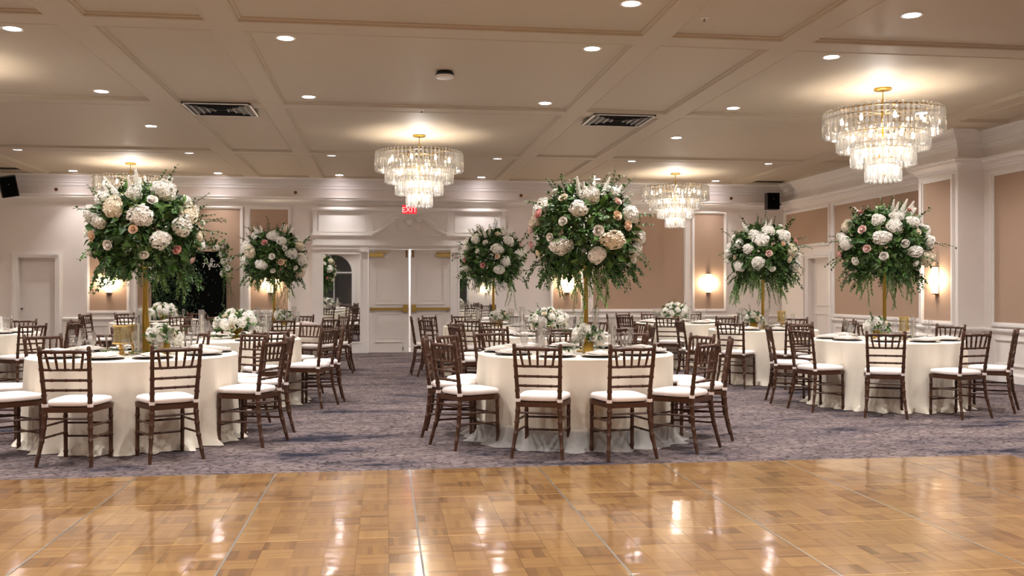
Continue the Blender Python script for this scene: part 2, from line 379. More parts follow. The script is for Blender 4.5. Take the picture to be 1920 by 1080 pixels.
# ---- ceiling beams with stepped mouldings
BX = [(-6.95, -6.68), (-2.845, -2.56), (-1.525, -1.278), (2.375, 2.61), (3.72, 3.985), (7.6, 7.87)]
BY = [(-2.6, -2.33), (1.2, 1.47), (4.9, 5.17), (8.51, 8.80), (12.235, 12.50), (16.46, 16.72)]
CE = .21
cuts = lambda bands, lo, hi: [(a, b) for a, b in zip([lo]+[q[1] for q in bands], [q[0] for q in bands]+[hi])]
xs = cuts(BX, XL+CE, XR-CE); ys = cuts(BY, YF+CE, YB-CE)
n_t = 7
for k, (a, b) in enumerate(BX):
    struct(MB().box(a, b, YF+CE, YB-CE, ZC-.034, ZC).obj('trim_%d' % n_t, 'ceiling_paint'), 'flat ceiling beam'); n_t += 1
for a, b in BY:
    mb = MB()
    for x0, x1 in xs:
        if x1-x0 > .05: mb.box(x0, x1, a, b, ZC-.034, ZC)
    struct(mb.obj('trim_%d' % n_t, 'ceiling_paint'), 'flat ceiling cross beam'); n_t += 1
for x0, x1 in xs:
    for y0, y1 in ys:
        if x1-x0 < .1: continue
        prof = [(.0, ZC-.034), (.01, ZC-.04), (.022, ZC-.034), (.026, ZC-.018), (.046, ZC-.012), (.05, ZC)]
        path = [(x0, y0), (x0, y1), (x1, y1), (x1, y0)]
        o = struct(MB().sweep(prof, path, True).obj('trim_%d' % n_t, 'ceiling_paint'), 'coffer moulding'); n_t += 1

# ---- double-door unit on the back wall
u = MB()
frame_z = lambda y: CAMZ + (543.7-y)*20.19/FPX
zc = frame_z
PR = YB-.05
# pilaster strips, entablature and upper panels stand 5 cm proud
for a, b in ((586, 606), (675, 690.5), (846, 861), (930, 948)):
    u.box(wx(a), wx(b), PR, YB, 0, zc(459))
u.box(wx(606), wx(675), PR, YB, 0, zc(640)); u.box(wx(606), wx(675), PR, YB, zc(478), zc(459))
u.box(wx(861), wx(930), PR, YB, 0, zc(640)); u.box(wx(861), wx(930), PR, YB, zc(478), zc(459))
u.box(DX0, DX1, PR+.005, YB, 2.19, zc(459))
u.box(UX0, UX1, PR-.015, YB, zc(459), zc(441))
u.obj('door_surround', 'trim_paint', wall_back)
e_ = MB()
e_.box(UX0-.02, UX1+.02, PR-.03, YB, zc(461.5), zc(458.5)); e_.box(UX0-.03, UX1+.03, PR-.04, YB, zc(443), zc(440)); e_.box(UX0-.02, UX1+.02, PR-.025, YB, zc(440), zc(438))
e_.box(UX0, UX1, PR-.02, YB, zc(468), zc(465.5))
e_.box(UX0-.03, UX1+.03, PR-.04, YB, zc(395), zc(390)); e_.box(UX0-.01, UX1+.01, PR-.03, YB, zc(397), zc(395))
for a, b in ((676, 690), (846, 860)): e_.box(wx(a), wx(b), PR-.035, YB, zc(473), zc(464))
e_.obj('entablature', 'trim_paint', wall_back)
up = MB()
up.box(UX0, UX1, PR+.02, YB, zc(438), zc(396))
for a, b in ((586, 595), (687, 700), (838, 851), (940, 948)): up.box(wx(a), wx(b), PR, YB, zc(438), zc(396))
up.obj('overdoor_panel', 'trim_paint', wall_back)
for a, b in ((597, 686), (852, 939)):
    frame_back(MB(), wx(a), wx(b), zc(436), zc(398), .05, .02, PR+.02).obj('panel_moulding', 'trim_paint', wall_back)
# swan-neck pediment
pedi = wall_back
xm = (DXM0+DXM1)/2
for sgn in (-1, 1):
    pts = []
    for i in range(17):
        t = i/16
        xx = (1.0-t)*.78+t*.22; s_ = t*t*(3-2*t)
        pts.append((xm+sgn*xx, PR-.025, zc(438)+s_*.34))
    MB().tube(pts, [.036+.012*(i/16) for i in range(17)], 8).obj('swan_neck_scroll', 'trim_paint', pedi, True)
    MB().tube([(p[0], p[1]+.02, p[2]-.06) for p in pts], .02, 8).obj('swan_neck_scroll', 'trim_paint', pedi, True)
    MB().lathe([(.0, -.03), (.05, -.03), (.075, -.015), (.075, .015), (.05, .03), (.03, .03), (.03, .04), (0, .045)], 18).obj('scroll_rosette', 'trim_paint', pedi, True, (xm+sgn*.20, PR-.01, zc(411))).rotation_euler = (PI/2, 0, 0)
    # back-curved volute
    vp = [(xm+sgn*(.17+.10*math.cos(a)), PR, zc(424)+.12*math.sin(a)) for a in [PI*(.75-1.6*i/14) for i in range(15)]]
    MB().tube(vp, [.022*(1-.5*i/14) for i in range(15)], 8).obj('volute', 'trim_paint', pedi, True)
    # the raised field below the scroll
    MB().prism([(xm+sgn*x, z) for x, z in ([(.78, zc(438)), (.0, zc(438)), (.0, zc(425)), (.25, zc(416)), (.4, zc(422)), (.55, zc(430))][::sgn])], PR-.0, PR+.02).obj('pediment_field', 'trim_paint', pedi)
MB().lathe([(0, -.1), (.05, -.1), (.055, -.08), (.025, -.05), (.06, .0), (.075, .05), (.05, .09), (.06, .1), (0, .11)], 16).obj('pediment_urn', 'trim_paint', pedi, True, (xm, PR, zc(418)))
# doors
DYF = YB-.03
def leaf_door(x0, x1, n):
    d = struct(MB().box(x0, x1, DYF, DYF+.045, .008, 2.185).obj('door_%d' % n, 'door_paint'), 'white panelled fire door leaf')
    for z0, z1 in ((1.02, 2.03), (.22, .855)):
        frame_back(MB(), x0+.14, x1-.14, z0, z1, .045, .016, DYF).obj('door_moulding', 'door_paint', d)
        MB().box(x0+.22, x1-.22, DYF-.006, DYF, z0+.08, z1-.08).obj('door_field', 'door_paint', d)
    return d
for n, (x0, x1, s) in enumerate(((DX0+.006, DXM0, 1), (DXM1, DX1-.006, -1))):
    d = leaf_door(x0, x1, n+1)
    xa, xb = (x0+.03, x1-.03)
    bar = MB().box(xa, xb, DYF-.075, DYF-.045, .90, .955).obj('panic_bar', 'brass', d)
    hx = xb-.04 if s > 0 else xa+.04
    MB().box(hx-.045, hx+.045, DYF-.05, DYF, .86, 1.02).obj('bar_head', 'brass', bar)
    ex = xa+.03 if s > 0 else xb-.03
    MB().box(ex-.03, ex+.03, DYF-.05, DYF, .895, .96).obj('bar_end', 'brass', bar)
    c0 = x0+.01 if s > 0 else x1-.31
    cl = MB().box(c0, c0+.30, DYF-.06, DYF, 2.03, 2.10).obj('door_closer', 'brass', d)
    MB().box(c0+.12*s+.1*(s < 0), c0+.12*s+.32+.1*(s < 0), DYF-.075, DYF-.055, 2.125, 2.145).obj('closer_arm', 'brass', cl)
    bx_ = x1-.05 if s > 0 else x0+.05
    MB().box(bx_-.018, bx_+.018, DYF-.02, DYF, 2.02, 2.17).obj('flush_bolt', 'bronze', d)
    if s > 0: MB().box(x1-.13, x1-.12, DYF-.03, DYF, .05, .13).obj('door_stop', 'dark_metal', d)
# lit corridor seen through the gap between the leaves
cor = MB(); cor.box(DX0-.4, DX1+.4, YB+1.6, YB+1.7, 0, 2.6); cor.box(DX0-.5, DX0-.4, YB+T_, YB+1.7, 0, 2.6); cor.box(DX1+.4, DX1+.5, YB+T_, YB+1.7, 0, 2.6)
cor.box(DX0-.5, DX1+.5, YB+T_, YB+1.7, -.12, 0); cor.box(DX0-.5, DX1+.5, YB+T_, YB+1.7, 2.5, 2.6)
struct(cor.obj('wall_corridor', 'wall_paint'), 'bright corridor behind the double doors')
lamp('corridor_light', 'POINT', (xm, YB+1.0, 2.2), 60, (.86, .92, 1), size=.15)
# mirrors
for k, (a, b) in enumerate(((606, 675.5), (861, 930))):
    t = thing('wall_mirror', ('tall mirror reflecting chairs, on the sign side of the double doors', 'tall mirror on the pilaster side of the double doors')[k], 'mirror', ((wx(a)+wx(b))/2, PR-.004, zc(640)))
    hw, hh = (wx(b)-wx(a))/2, zc(478)-zc(640)
    MB().box(-hw, hw, .0, .012, 0, hh).obj('mirror_glass', 'mirror', t)
    fm = MB(); frame_back(fm, -hw-.03, hw+.03, -.03, hh+.03, .035, .012, .004); fm.obj('mirror_frame', 'trim_paint', t)
# left door
d = struct(MB().box(LDX0, LDX1, YB+.1, YB+.145, .008, LDZ).obj('door_3', 'door_paint'), 'plain white side door')
MB().sphere((LDX0+.05, YB+.05, .95), .02).tube([(LDX0+.05, YB+.1, .95), (LDX0+.05, YB+.05, .95)], .01).obj('door_handle', 'dark_metal', d, True)
cs = MB()
for w0, w1, dd in ((0, .05, .03), (.05, .1, .045), (.1, .13, .02)):
    cs.box(LDX0-w1, LDX0-w0, YB-dd, YB, 0, LDZ+w1); cs.box(LDX1+w0, LDX1+w1, YB-dd, YB, 0, LDZ+w1); cs.box(LDX0-w0, LDX1+w0, YB-dd, YB, LDZ+w0, LDZ+w1)
cs.obj('door_casing', 'trim_paint', d)
# door and cupboard on the right wall
d = struct(MB().box(XR+.1, XR+.145, RDX0, RDX1, .008, RDZ).obj('door_4', 'door_paint'), 'white panelled door beside the corner')
frame_right(MB(), RDX0+.12, RDX1-.12, .2, .85, .04, .014, XR+.1).obj('door_moulding', 'door_paint', d)
frame_right(MB(), RDX0+.12, RDX1-.12, 1.0, 1.85, .04, .014, XR+.1).obj('door_moulding', 'door_paint', d)
cs = MB()
for w0, w1, dd in ((0, .05, .03), (.05, .1, .045), (.1, .13, .02)):
    cs.box(XR-dd, XR, RDX0-w1, RDX0-w0, 0, RDZ+w1); cs.box(XR-dd, XR, RDX1+w0, RDX1+w1, 0, RDZ+w1); cs.box(XR-dd, XR, RDX0-w0, RDX1+w0, RDZ+w0, RDZ+w1)
cs.obj('door_casing', 'trim_paint', d)
d = struct(MB().box(XR-.05, XR-.01, RDX1+.16, YB-.03, .02, 2.03).obj('door_5', 'door_paint'), 'white flush cupboard door in the corner')
for z in (.6, 1.7): MB().tube([(XR-.055, RDX1+.18, z-.05), (XR-.055, RDX1+.18, z+.05)], .012).obj('hinge', 'aluminium', d)

# ---- dance floor: portable parquet panels
DF = put('floor_dance', None); struct(DF, 'polished parquet dance floor laid on the carpet')
random.seed(3)
NX0, NX1, NY = -5, 5, 7
blk = MB(); g = .0006; h2 = BLK/2-g
blk.add([(-h2,-h2,0),(h2,-h2,0),(h2,h2,0),(-h2,h2,0),(-h2,-h2,.005),(h2,-h2,.005),(h2,h2,.005),(-h2,h2,.005)], [(4,5,6,7),(0,1,5,4),(1,2,6,5),(2,3,7,6),(3,0,4,7)])
blk_me = blk.mesh('parquet_block', 'parquet')
cand = []; cells = {}
cy_, sy_ = math.cos(YAW), math.sin(YAW)
for i in range(NX0, NX1):
    for j in range(NY):
        for a in range(6):
            for b in range(6):
                x = PX0+i*PITCH+(a+.5)*BLK; y = PY0-(j+1)*PITCH+(b+.5)*BLK
                F_ = x*sy_+y*cy_; R_ = x*cy_-y*sy_
                vis = F_ > 1 and abs(R_/F_*FPX) < 960 and CAMZ/F_*FPX < 536
                cells[(i, j, a, b)] = (x, y); 
                if vis: cand.append((F_, (i, j, a, b)))
cand.sort(); single = set(k for _, k in cand[:300])
for i in range(NX0, NX1):
    for j in range(NY):
        cx, cy = PX0+(i+.5)*PITCH, PY0-(j+.5)*PITCH
        p = MB().box(-PITCH/2, PITCH/2, -PITCH/2, PITCH/2, 0, .018).obj('floor_panel', 'edge_wood', DF, loc=(cx, cy, .001))
        rest = MB()
        for a in range(6):
            for b in range(6):
                x, y = cells[(i, j, a, b)]; dz = random.uniform(0, .0004)
                if (i, j, a, b) in single: put('parquet_block', blk_me, p, (x-cx, y-cy, .018+dz))
                else: rest.add([(vx+x-cx, vy+y-cy, vz+.018+dz) for vx, vy, vz in blk.v], blk.f)
        if rest.v: rest.obj('parquet_blocks', 'parquet', p, kind='stuff')
X0d, X1d, Y1d, Y0d = PX0+NX0*PITCH, PX0+NX1*PITCH, PY0, PY0-NY*PITCH
for i in range(NX0+1, NX1): MB().box(-.005, .005, Y0d, Y1d, .018, .0255).obj('seam_strip', 'aluminium', DF, loc=(PX0+i*PITCH, 0, 0))
for j in range(1, NY): MB().box(X0d, X1d, -.0025, .0025, .018, .0252).obj('seam_strip', 'edge_wood', DF, loc=(0, PY0-j*PITCH, 0))
for (ax, ay, bx_, by_, ox, oy) in ((X0d, Y1d, X1d, Y1d, 0, 1), (X1d, Y0d, X1d, Y1d, 1, 0), (X0d, Y0d, X0d, Y1d, -1, 0), (X0d, Y0d, X1d, Y0d, 0, -1)):
    wv_ = .07
    MB().add([(ax, ay, .024), (bx_, by_, .024), (bx_+ox*wv_, by_+oy*wv_, .004), (ax+ox*wv_, ay+oy*wv_, .004), (ax, ay, .001), (bx_, by_, .001), (bx_+ox*wv_, by_+oy*wv_, .001), (ax+ox*wv_, ay+oy*wv_, .001)],
             [(0,1,2,3),(4,7,6,5),(3,2,6,7),(0,4,5,1),(0,3,7,4),(1,5,6,2)]).obj('edge_ramp', 'edge_wood', DF)

# ================================================================== CEILING FIXTURES
WARM = (1.0, .93, .86); COOL = (1.0, .965, .935)
lens_me = MB().lathe([(.001, 0), (.06, -.002), (.074, -.001)], 24).mesh('lamp_lens', 'lamp_lens')
MATS['lamp_lens'].cycles.emission_sampling = 'NONE'; MATS['bulb'].cycles.emission_sampling = 'NONE'
ring_me = MB().lathe([(.074, 0), (.074, -.006), (.092, -.008), (.097, -.003), (.097, 0)], 24).mesh('trim_ring', 'lamp_ring')
ORD = ['first', 'second', 'third', 'fourth', 'fifth', 'sixth', 'seventh', 'eighth', 'ninth', 'tenth']
LROW = ['along the side-door wall', 'between side-door wall and aisle', 'over the aisle, sign side', 'over the aisle, pilaster side', 'between aisle and pilaster', 'along the pilaster wall']
lcols = [-6.13, -3.34, -.92, 2.02, 4.5, 7.13]; lrows = [-3.6, -1.0, 1.9, 4.7, 7.64, 9.12, 11.86, 14.28, 16.95, 19.85]  # rows near and behind the camera: unseen, added to light floor and front wall
for ci, x in enumerate(lcols):
    for ri, y in enumerate(lrows):
        if ci in (2, 3) and ri == 7: continue
        if ci in (0, 5) and y < 9 and ri % 2: continue
        nth = [q for q, yy in enumerate(reversed(lrows)) if not (ci in (2, 3) and len(lrows)-1-q == 7) and not (ci in (0, 5) and yy < 9 and (len(lrows)-1-q) % 2)].index(len(lrows)-1-ri)
        t = thing('recessed_light', 'round recessed downlight, %s from the end wall, row %s' % (ORD[nth], LROW[ci]), 'ceiling light', (x, y, ZC), 0, 'recessed ceiling downlights')
        put('trim_ring', ring_me, t); put('lens', lens_me, t)
        lamp('downlight', 'AREA', (0, 0, -.012), DOWN_W*(.2 if y > 19 else 1.05 if y < 6 else 1), COOL, t, .14, math.radians(80 if y > 19 else 135))

def make_chandelier(loc, label):
    t = thing('chandelier', label, 'chandelier', loc, random.uniform(0, .3), 'tiered crystal chandeliers')
    MB().lathe([(.001, 0), (.1, 0), (.1, -.018), (.09, -.024), (.001, -.026)], 28).obj('canopy', 'gold', t, True)
    s = MB().tube([(0, 0, -.02), (0, 0, -.18)], .006).tube([(0, 0, -.13), (0, 0, -.18), (0, 0, -1.02)], [.012, .016, .014], 10).obj('stem', 'gold', t, True)
    MB().lathe([(.001, -.98), (.03, -1.0), (.03, -1.03), (.012, -1.06), (.001, -1.07)], 12).obj('finial', 'gold', s, True)
    tiers = [(.655, -.285, 66), (.50, -.465, 50), (.345, -.645, 35), (.185, -.825, 19)]
    for r, z, n in tiers:
        ring = MB().lathe([(r-.012, z), (r-.004, z), (r-.004, z-.02), (r-.012, z-.02), (r-.012, z)], 48)
        ring.lathe([(r-.014, z-.07), (r-.008, z-.07), (r-.008, z-.082), (r-.014, z-.082), (r-.014, z-.07)], 48)
        ro = ring.obj('tier_ring', 'gold_pale', t)
        sp = MB()
        for k in range(6):
            a = k*PI/3; sp.tube([(.01*math.cos(a), .01*math.sin(a), z-.01), ((r-.008)*math.cos(a), (r-.008)*math.sin(a), z-.01)], .005, 6)
        sp.obj('spokes', 'gold_pale', ro)
        for k in range(n):
            a = 2*PI*k/n
            put('crystal_drop', CRY, t, (r*math.cos(a), r*math.sin(a), z+.02+random.uniform(-.002, .002)), (random.uniform(-.02, .02), random.uniform(-.02, .02), a+random.uniform(-.15, .15)))
    for r, z, n in ((.47, -.40, 8), (.33, -.58, 6), (.2, -.76, 4), (0, -.94, 1)):
        for k in range(n):
            a = 2*PI*(k+.4)/n; b = put('bulb', BULB, t, (r*math.cos(a), r*math.sin(a), z))
            put('bulb_socket', SOCK, b)
    for z, e in ((-.42, 7), (-.60, 6), (-.78, 4), (-.96, 2)):
        lamp('chandelier_lamp', 'POINT', (0, 0, z), CHAND_W*e, WARM, t, .07)
    return t
CRY = MB().lathe([(.001, 0), (.012, 0), (.014, -.012), (.02, -.03), (.024, -.05), (.023, -.135), (.017, -.15), (.025, -.165), (.027, -.19), (.025, -.28), (.012, -.295), (.001, -.296)], 6).mesh('crystal_drop', 'crystal')
BULB = MB().lathe([(.001, -.03), (.014, -.025), (.022, 0), (.016, .03), (.004, .055), (.001, .056)], 10).mesh('bulb', 'bulb', True)
SOCK = MB().lathe([(.001, -.09), (.011, -.09), (.011, -.03), (.001, -.03)], 8).mesh('bulb_socket', 'gold_pale', True)
random.seed(5)
make_chandelier((.53, 14.6, ZC), 'tiered crystal chandelier hanging in front of the double doors')
make_chandelier((5.81, 10.48, ZC), 'large tiered crystal chandelier beside the pilaster, above a draped table')
make_chandelier((5.86, 18.67, ZC), 'tiered crystal chandelier between the corner loudspeaker and the tall rose arrangement')
make_chandelier((-4.70, 18.53, ZC), 'tiered crystal chandelier half hidden behind the tall flower arrangement')
t_ = (-4.70, 10.48, ZC); make_chandelier(t_, 'tiered crystal chandelier above the lantern table, out past its side')

# vents
def vent(loc, sx, sy, label):
    t = thing('ceiling_vent', label, 'air vent', loc)
    MB().box(-sx, sx, -sy, sy, -.012, 0).obj('vent_backing', 'black_plastic', t)  # flat black sheet stands in for the shaded recess above the louvers
    for k in range(5):
        f = 1-k*.2; x, y = sx*f, sy*f; w_ = .025 if k == 0 else .005
        if k == 0: z0, z1 = -.012, -.022
        else: z0, z1 = -.012, -.03
        for sg in (-1, 1):
            MB().box(sg*x, sg*(x-w_), -y, y, z1, z0).obj('louver', 'trim_paint', t)
            MB().box(-x, x, sg*y, sg*(y-w_), z1, z0).obj('louver', 'trim_paint' if k == 0 else 'black_plastic', t)  # inner cross blades coloured black to read as shade; same louvers as the white ones
vent((-2.08, 12.62, ZC-.034), .42, .42, 'square louvred air vent over the aisle on the sign side')
vent((3.17, 12.70, ZC-.034), .42, .42, 'square louvred air vent over the aisle on the pilaster side')
for x, y, lb in ((-7.25, 19.55, 'long dark air vent by the left-hand loudspeaker corner'), (8.25, 19.75, 'long dark air vent near the loudspeaker by the cupboard door')):
    t = thing('ceiling_vent', lb, 'air vent', (x, y, ZC))
    MB().box(-.4, .4, -.13, .13, -.01, 0).obj('vent_frame', 'ceiling_paint', t); 
    for k in range(5): MB().box(-.37, .37, -.1+k*.045, -.075+k*.045, -.018, -.01).obj('louver', 'dark_metal', t)
t = thing('smoke_detector', 'small black and white smoke detector on the ceiling', 'detector', (.65, 10.3, ZC))
MB().lathe([(.001, 0), (.085, 0), (.105, -.035), (.1, -.045), (.001, -.045)], 24).obj('detector_base', 'black_plastic', t, True)
MB().lathe([(.001, -.045), (.098, -.045), (.092, -.07), (.07, -.078), (.001, -.08)], 24).obj('detector_cover', 'plate_white', t, True)
def sprinkler(loc, label, group, rot=(0,0,0), m='trim_paint'):
    t = thing('fire_sprinkler', label, 'sprinkler', loc, 0, group); t.rotation_euler = rot
    MB().lathe([(.001, 0), (.035, 0), (.035, -.006), (.001, -.01)], 14).obj('escutcheon', m, t)
    MB().tube([(0, 0, -.005), (0, 0, -.04)], .008).lathe([(.001, -.04), (.016, -.04), (.016, -.044), (.001, -.045)], 12).obj('sprinkler_head', 'bronze' if m == 'bronze' else 'aluminium', t)
sprinkler((2.76, 7.96, ZC), 'white pendant fire sprinkler by the coffer beam above the dance floor', 'ceiling sprinklers')
sprinkler((.48, 12.36, ZC-.034), 'pendant fire sprinkler on the beam in front of the chandelier', 'ceiling sprinklers')
for px, wh in ((105, 'above the plain side door'), (554, 'between sign and mirror'), (977, 'behind the pink rose arrangement'), (1371, 'near the corner loudspeaker')):
    sprinkler((wx(px), YB, 3.37), 'small bronze sidewall sprinkler on the frieze '+wh, 'frieze sprinklers', (-PI/2, 0, 0), 'bronze')

# sconces
def sconce(loc, rz, label):
    t = thing('wall_sconce', label, 'wall lamp', loc, rz, 'half-round glowing wall sconces')
    MB().box(-.05, .05, -.02, 0, -.22, .22).obj('backplate', 'bronze', t)
    MB().lathe([(.062, -.20), (.062, .20)], 12, (0, -.02, 0), PI, 2*PI).obj('glass_shade', 'sconce_glass', t, True)
    for z in (-.215, .2): MB().lathe([(.001, z), (.068, z), (.068, z+.015), (.001, z+.015)], 12, (0, -.02, 0), PI, 2*PI).obj('end_cap', 'bronze', t)
    for s in (-1, 1): lamp('sconce_lamp', 'POINT', (s*.085, -.05, 0), SCONCE_W, (1, .78, .55), t, .05)
for px, lb in ((205, 'sconce on the narrow panel beside the plain side door'), (507, 'sconce on the narrow panel between black sign and mirror'),
               (1063, 'sconce on the narrow panel behind the tall pink rose arrangement'), (1328, 'unobstructed sconce on the narrow panel near the loudspeaker corner')):
    sconce((wx(px), YB-.006, 1.48), 0, 'glowing half-round wall '+lb)
sconce((4.85, YF+.006, 1.4), PI, 'glowing half-round wall sconce seen only in the mirror')
sconce((CX0-.006, (CY0+CY1)/2, 1.48), -PI/2, 'glowing half-round wall sconce on the pilaster')

# exit sign
t = thing('exit_sign', 'red lit EXIT sign on the wall above the double doors', 'sign', (wx(767.5), YB-.06, zc(402.5)))
MB().box(-.165, .165, -.05, .0, 0, .205).obj('sign_housing', 'plate_white', t)
MB().box(-.15, .15, -.053, -.05, .012, .193).obj('sign_face', 'exit_red', t)
def text_mesh(body, size, m, extr=.002):
    c = bpy.data.curves.new('txt', 'FONT'); c.body = body; c.size = size; c.extrude = extr; c.align_x = 'CENTER'
    o = bpy.data.objects.new('txt', c); COL.objects.link(o)
    me = bpy.data.meshes.new_from_object(o.evaluated_get(bpy.context.evaluated_depsgraph_get())); bpy.data.objects.remove(o, do_unlink=True)
    me.materials.clear(); me.materials.append(MATS[m]); return me
put('exit_lettering', text_mesh('EXIT', .155, 'exit_letter'), t, (0, -.054, .042), (PI/2, 0, 0), label='pale EXIT letters')
MB().box(-.03, .03, 0, .06, .07, .13).obj('sign_bracket', 'plate_white', t)

# loudspeakers
def speaker(loc, rot, label, s=1):
    t = thing('loudspeaker', label, 'speaker', loc); t.rotation_euler = rot
    b = MB().box(-.135*s, .135*s, -.11, .11, -.18*s, .18*s).obj('cabinet', 'black_plastic', t)
    MB().box(-.122*s, .122*s, -.118, -.11, -.168*s, .168*s).obj('grille', 'black_board', t)
    MB().lathe([(.001, 0), (.008, 0), (.006, .004), (.001, .005)], 8).obj('badge', 'aluminium', b, loc=(0, -.12, .05)).rotation_euler = (PI/2, 0, 0)
    return t
s_ = speaker((8.42, 19.85, 3.27), (0, 0, -.12), 'black loudspeaker in the corner above the cupboard door')
MB().tube([(0, .1, 0), (.12, .3, -.02), (.40, .38, -.04)], .025).obj('wall_bracket', 'dark_metal', s_)
s_ = speaker((-7.30, 19.75, 3.36), (.18, -.2, .4), 'black tilted loudspeaker in the corner near the plain side door', 1.12)
MB().tube([(0, .1, 0), (-.08, .25, 0), (-.25, .46, .05)], .025).obj('wall_bracket', 'dark_metal', s_)

# ================================================================== CHAIRS
def bamboo(p0, p1, r, n=8, rings=()):
    """turned rod with raised rings at given fractions"""
    p0, p1 = Vector(p0), Vector(p1); fr = [(0, r)]
    ln = (p1-p0).length
    for f in rings: fr += [(f-.012/ln, r), (f-.005/ln, r*1.22), (f+.005/ln, r*1.22), (f+.012/ln, r)]
    fr.append((1, r)); fr.sort()
    return [tuple(p0.lerp(p1, f)) for f, _ in fr], [q for _, q in fr], n
def rod(mb, p0, p1, r, n=8, rings=()):
    a, b, c = bamboo(p0, p1, r, n, rings); return mb.tube(a, b, c)
CH = {}
def chair_meshes():
    W = 'chair_wood'
    def post(s):
        mb = MB()
        pts = [(s*.205, -.268, 0), (s*.178, -.215, .22), (s*.168, -.198, .40), (s*.168, -.20, .46), (s*.173, -.215, .58), (s*.18, -.243, .76), (s*.185, -.265, .90), (s*.185, -.266, .908)]
        rr = [.0135, .0165, .018, .018, .017, .0155, .0155, .008]
        # insert rings
        P, Rr = [pts[0]], [rr[0]]
        for i in range(1, len(pts)):
            a, b = Vector(pts[i-1]), Vector(pts[i]); ln = (b-a).length
            if ln > .1:
                for f in (.35, .85) if ln > .15 else (.6,):
                    for df, k in ((-.014/ln, 1), (-.006/ln, 1.22), (.006/ln, 1.22), (.014/ln, 1)):
                        P.append(tuple(a.lerp(b, f+df))); Rr.append((rr[i-1]*(1-f)+rr[i]*f)*k)
            P.append(pts[i]); Rr.append(rr[i])
        return mb.tube(P, Rr, 8).mesh('rear_leg', W, True)
    CH['rear_leg'] = [post(-1), post(1)]
    CH['front_leg'] = [rod(MB(), (s*.178, .178, 0), (s*.178, .172, .41), .0155, 8, (.12, .45, .8)).mesh('front_leg', W, True) for s in (-1, 1)]
    poly = [(-.172, -.21), (.172, -.21), (.205, .12), (.195, .185), (.14, .215), (-.14, .215), (-.195, .185), (-.205, .12)]
    n = len(poly)
    CH['seat_frame'] = [MB().add([(x, y, .402) for x, y in poly]+[(x, y, .44) for x, y in poly], [tuple(reversed(range(n))), tuple(range(n, 2*n))]+[(i, (i+1) % n, (i+1) % n+n, i+n) for i in range(n)]).mesh('seat_frame', W)]
    cu = MB(); prof = [(.0, .441), (.86, .441), (.97, .45), (1.0, .463), (.99, .479), (.94, .49), (.8, .497), (.45, .501), (0, .502)]
    K = 28; ring = []
    for i in range(K):
        a = 2*PI*i/K; c, s = math.cos(a), math.sin(a); e = .42
        x = math.copysign(abs(c)**e, c); y = math.copysign(abs(s)**e, s)
        wdt = .183+.026*(y+1)/2; ring.append((x*wdt, y*.208+.008))
    for r, z in prof:
        for x, y in ring: cu.v.append((x*max(r, .001), y*max(r, .001), z))
    for j in range(len(prof)-1):
        for i in range(K): cu.f.append((j*K+i, j*K+(i+1) % K, (j+1)*K+(i+1) % K, (j+1)*K+i))
    CH['cushion'] = [cu.mesh('cushion', 'cushion_fabric', True)]
    CH['cushion_tie'] = [MB().tube([(s*.17, -.2, .444), (s*.17, -.201, .468)], .023, 8).mesh('cushion_tie', 'cushion_fabric', True) for s in (-1, 1)]
    def back_y(z): return -.20-(z-.46)*.148
    def back_x(z): return .168+(z-.46)*.039
    CH['top_rail'] = [rod(MB(), (-back_x(.865), back_y(.865)-.003, .865), (back_x(.865), back_y(.865)-.003, .865), .0155, 8, (.25, .75)).mesh('top_rail', W, True)]
    CH['back_rail'] = [rod(MB(), (-back_x(z), back_y(z), z), (back_x(z), back_y(z), z), .0105, 8, (.2, .5, .8)).mesh('back_rail', W, True) for z in (.728, .648, .572)]
    CH['spindle'] = [rod(MB(), (f*.118, back_y(.728), .728), (f*.142, back_y(.865), .862), .0095, 6, (.5,)).mesh('spindle', W, True) for f in (-1, -.5, 0, .5, 1)]
    st = []
    for z in (.17, .275): st.append(rod(MB(), (-.178, .176, z), (.178, .176, z), .009, 6, (.5,)))
    for s in (-1, 1):
        for z in (.21, .30): st.append(rod(MB(), (s*(.205-.123*z), -.268+.24*z, z), (s*.178, .176, z-.01), .009, 6, (.5,)))
    st.append(rod(MB(), (-.168, -.2, .355), (.168, -.2, .355), .009, 6, (.5,)))
    CH['stretcher'] = [q.mesh('stretcher', W, True) for q in st]
chair_meshes()
def make_chair(loc, rz, label, group):
    t = thing('chiavari_chair', label, 'chair', loc, rz, group)
    for nm, ms in CH.items():
        for me in ms: put(nm, me, t)
    return t

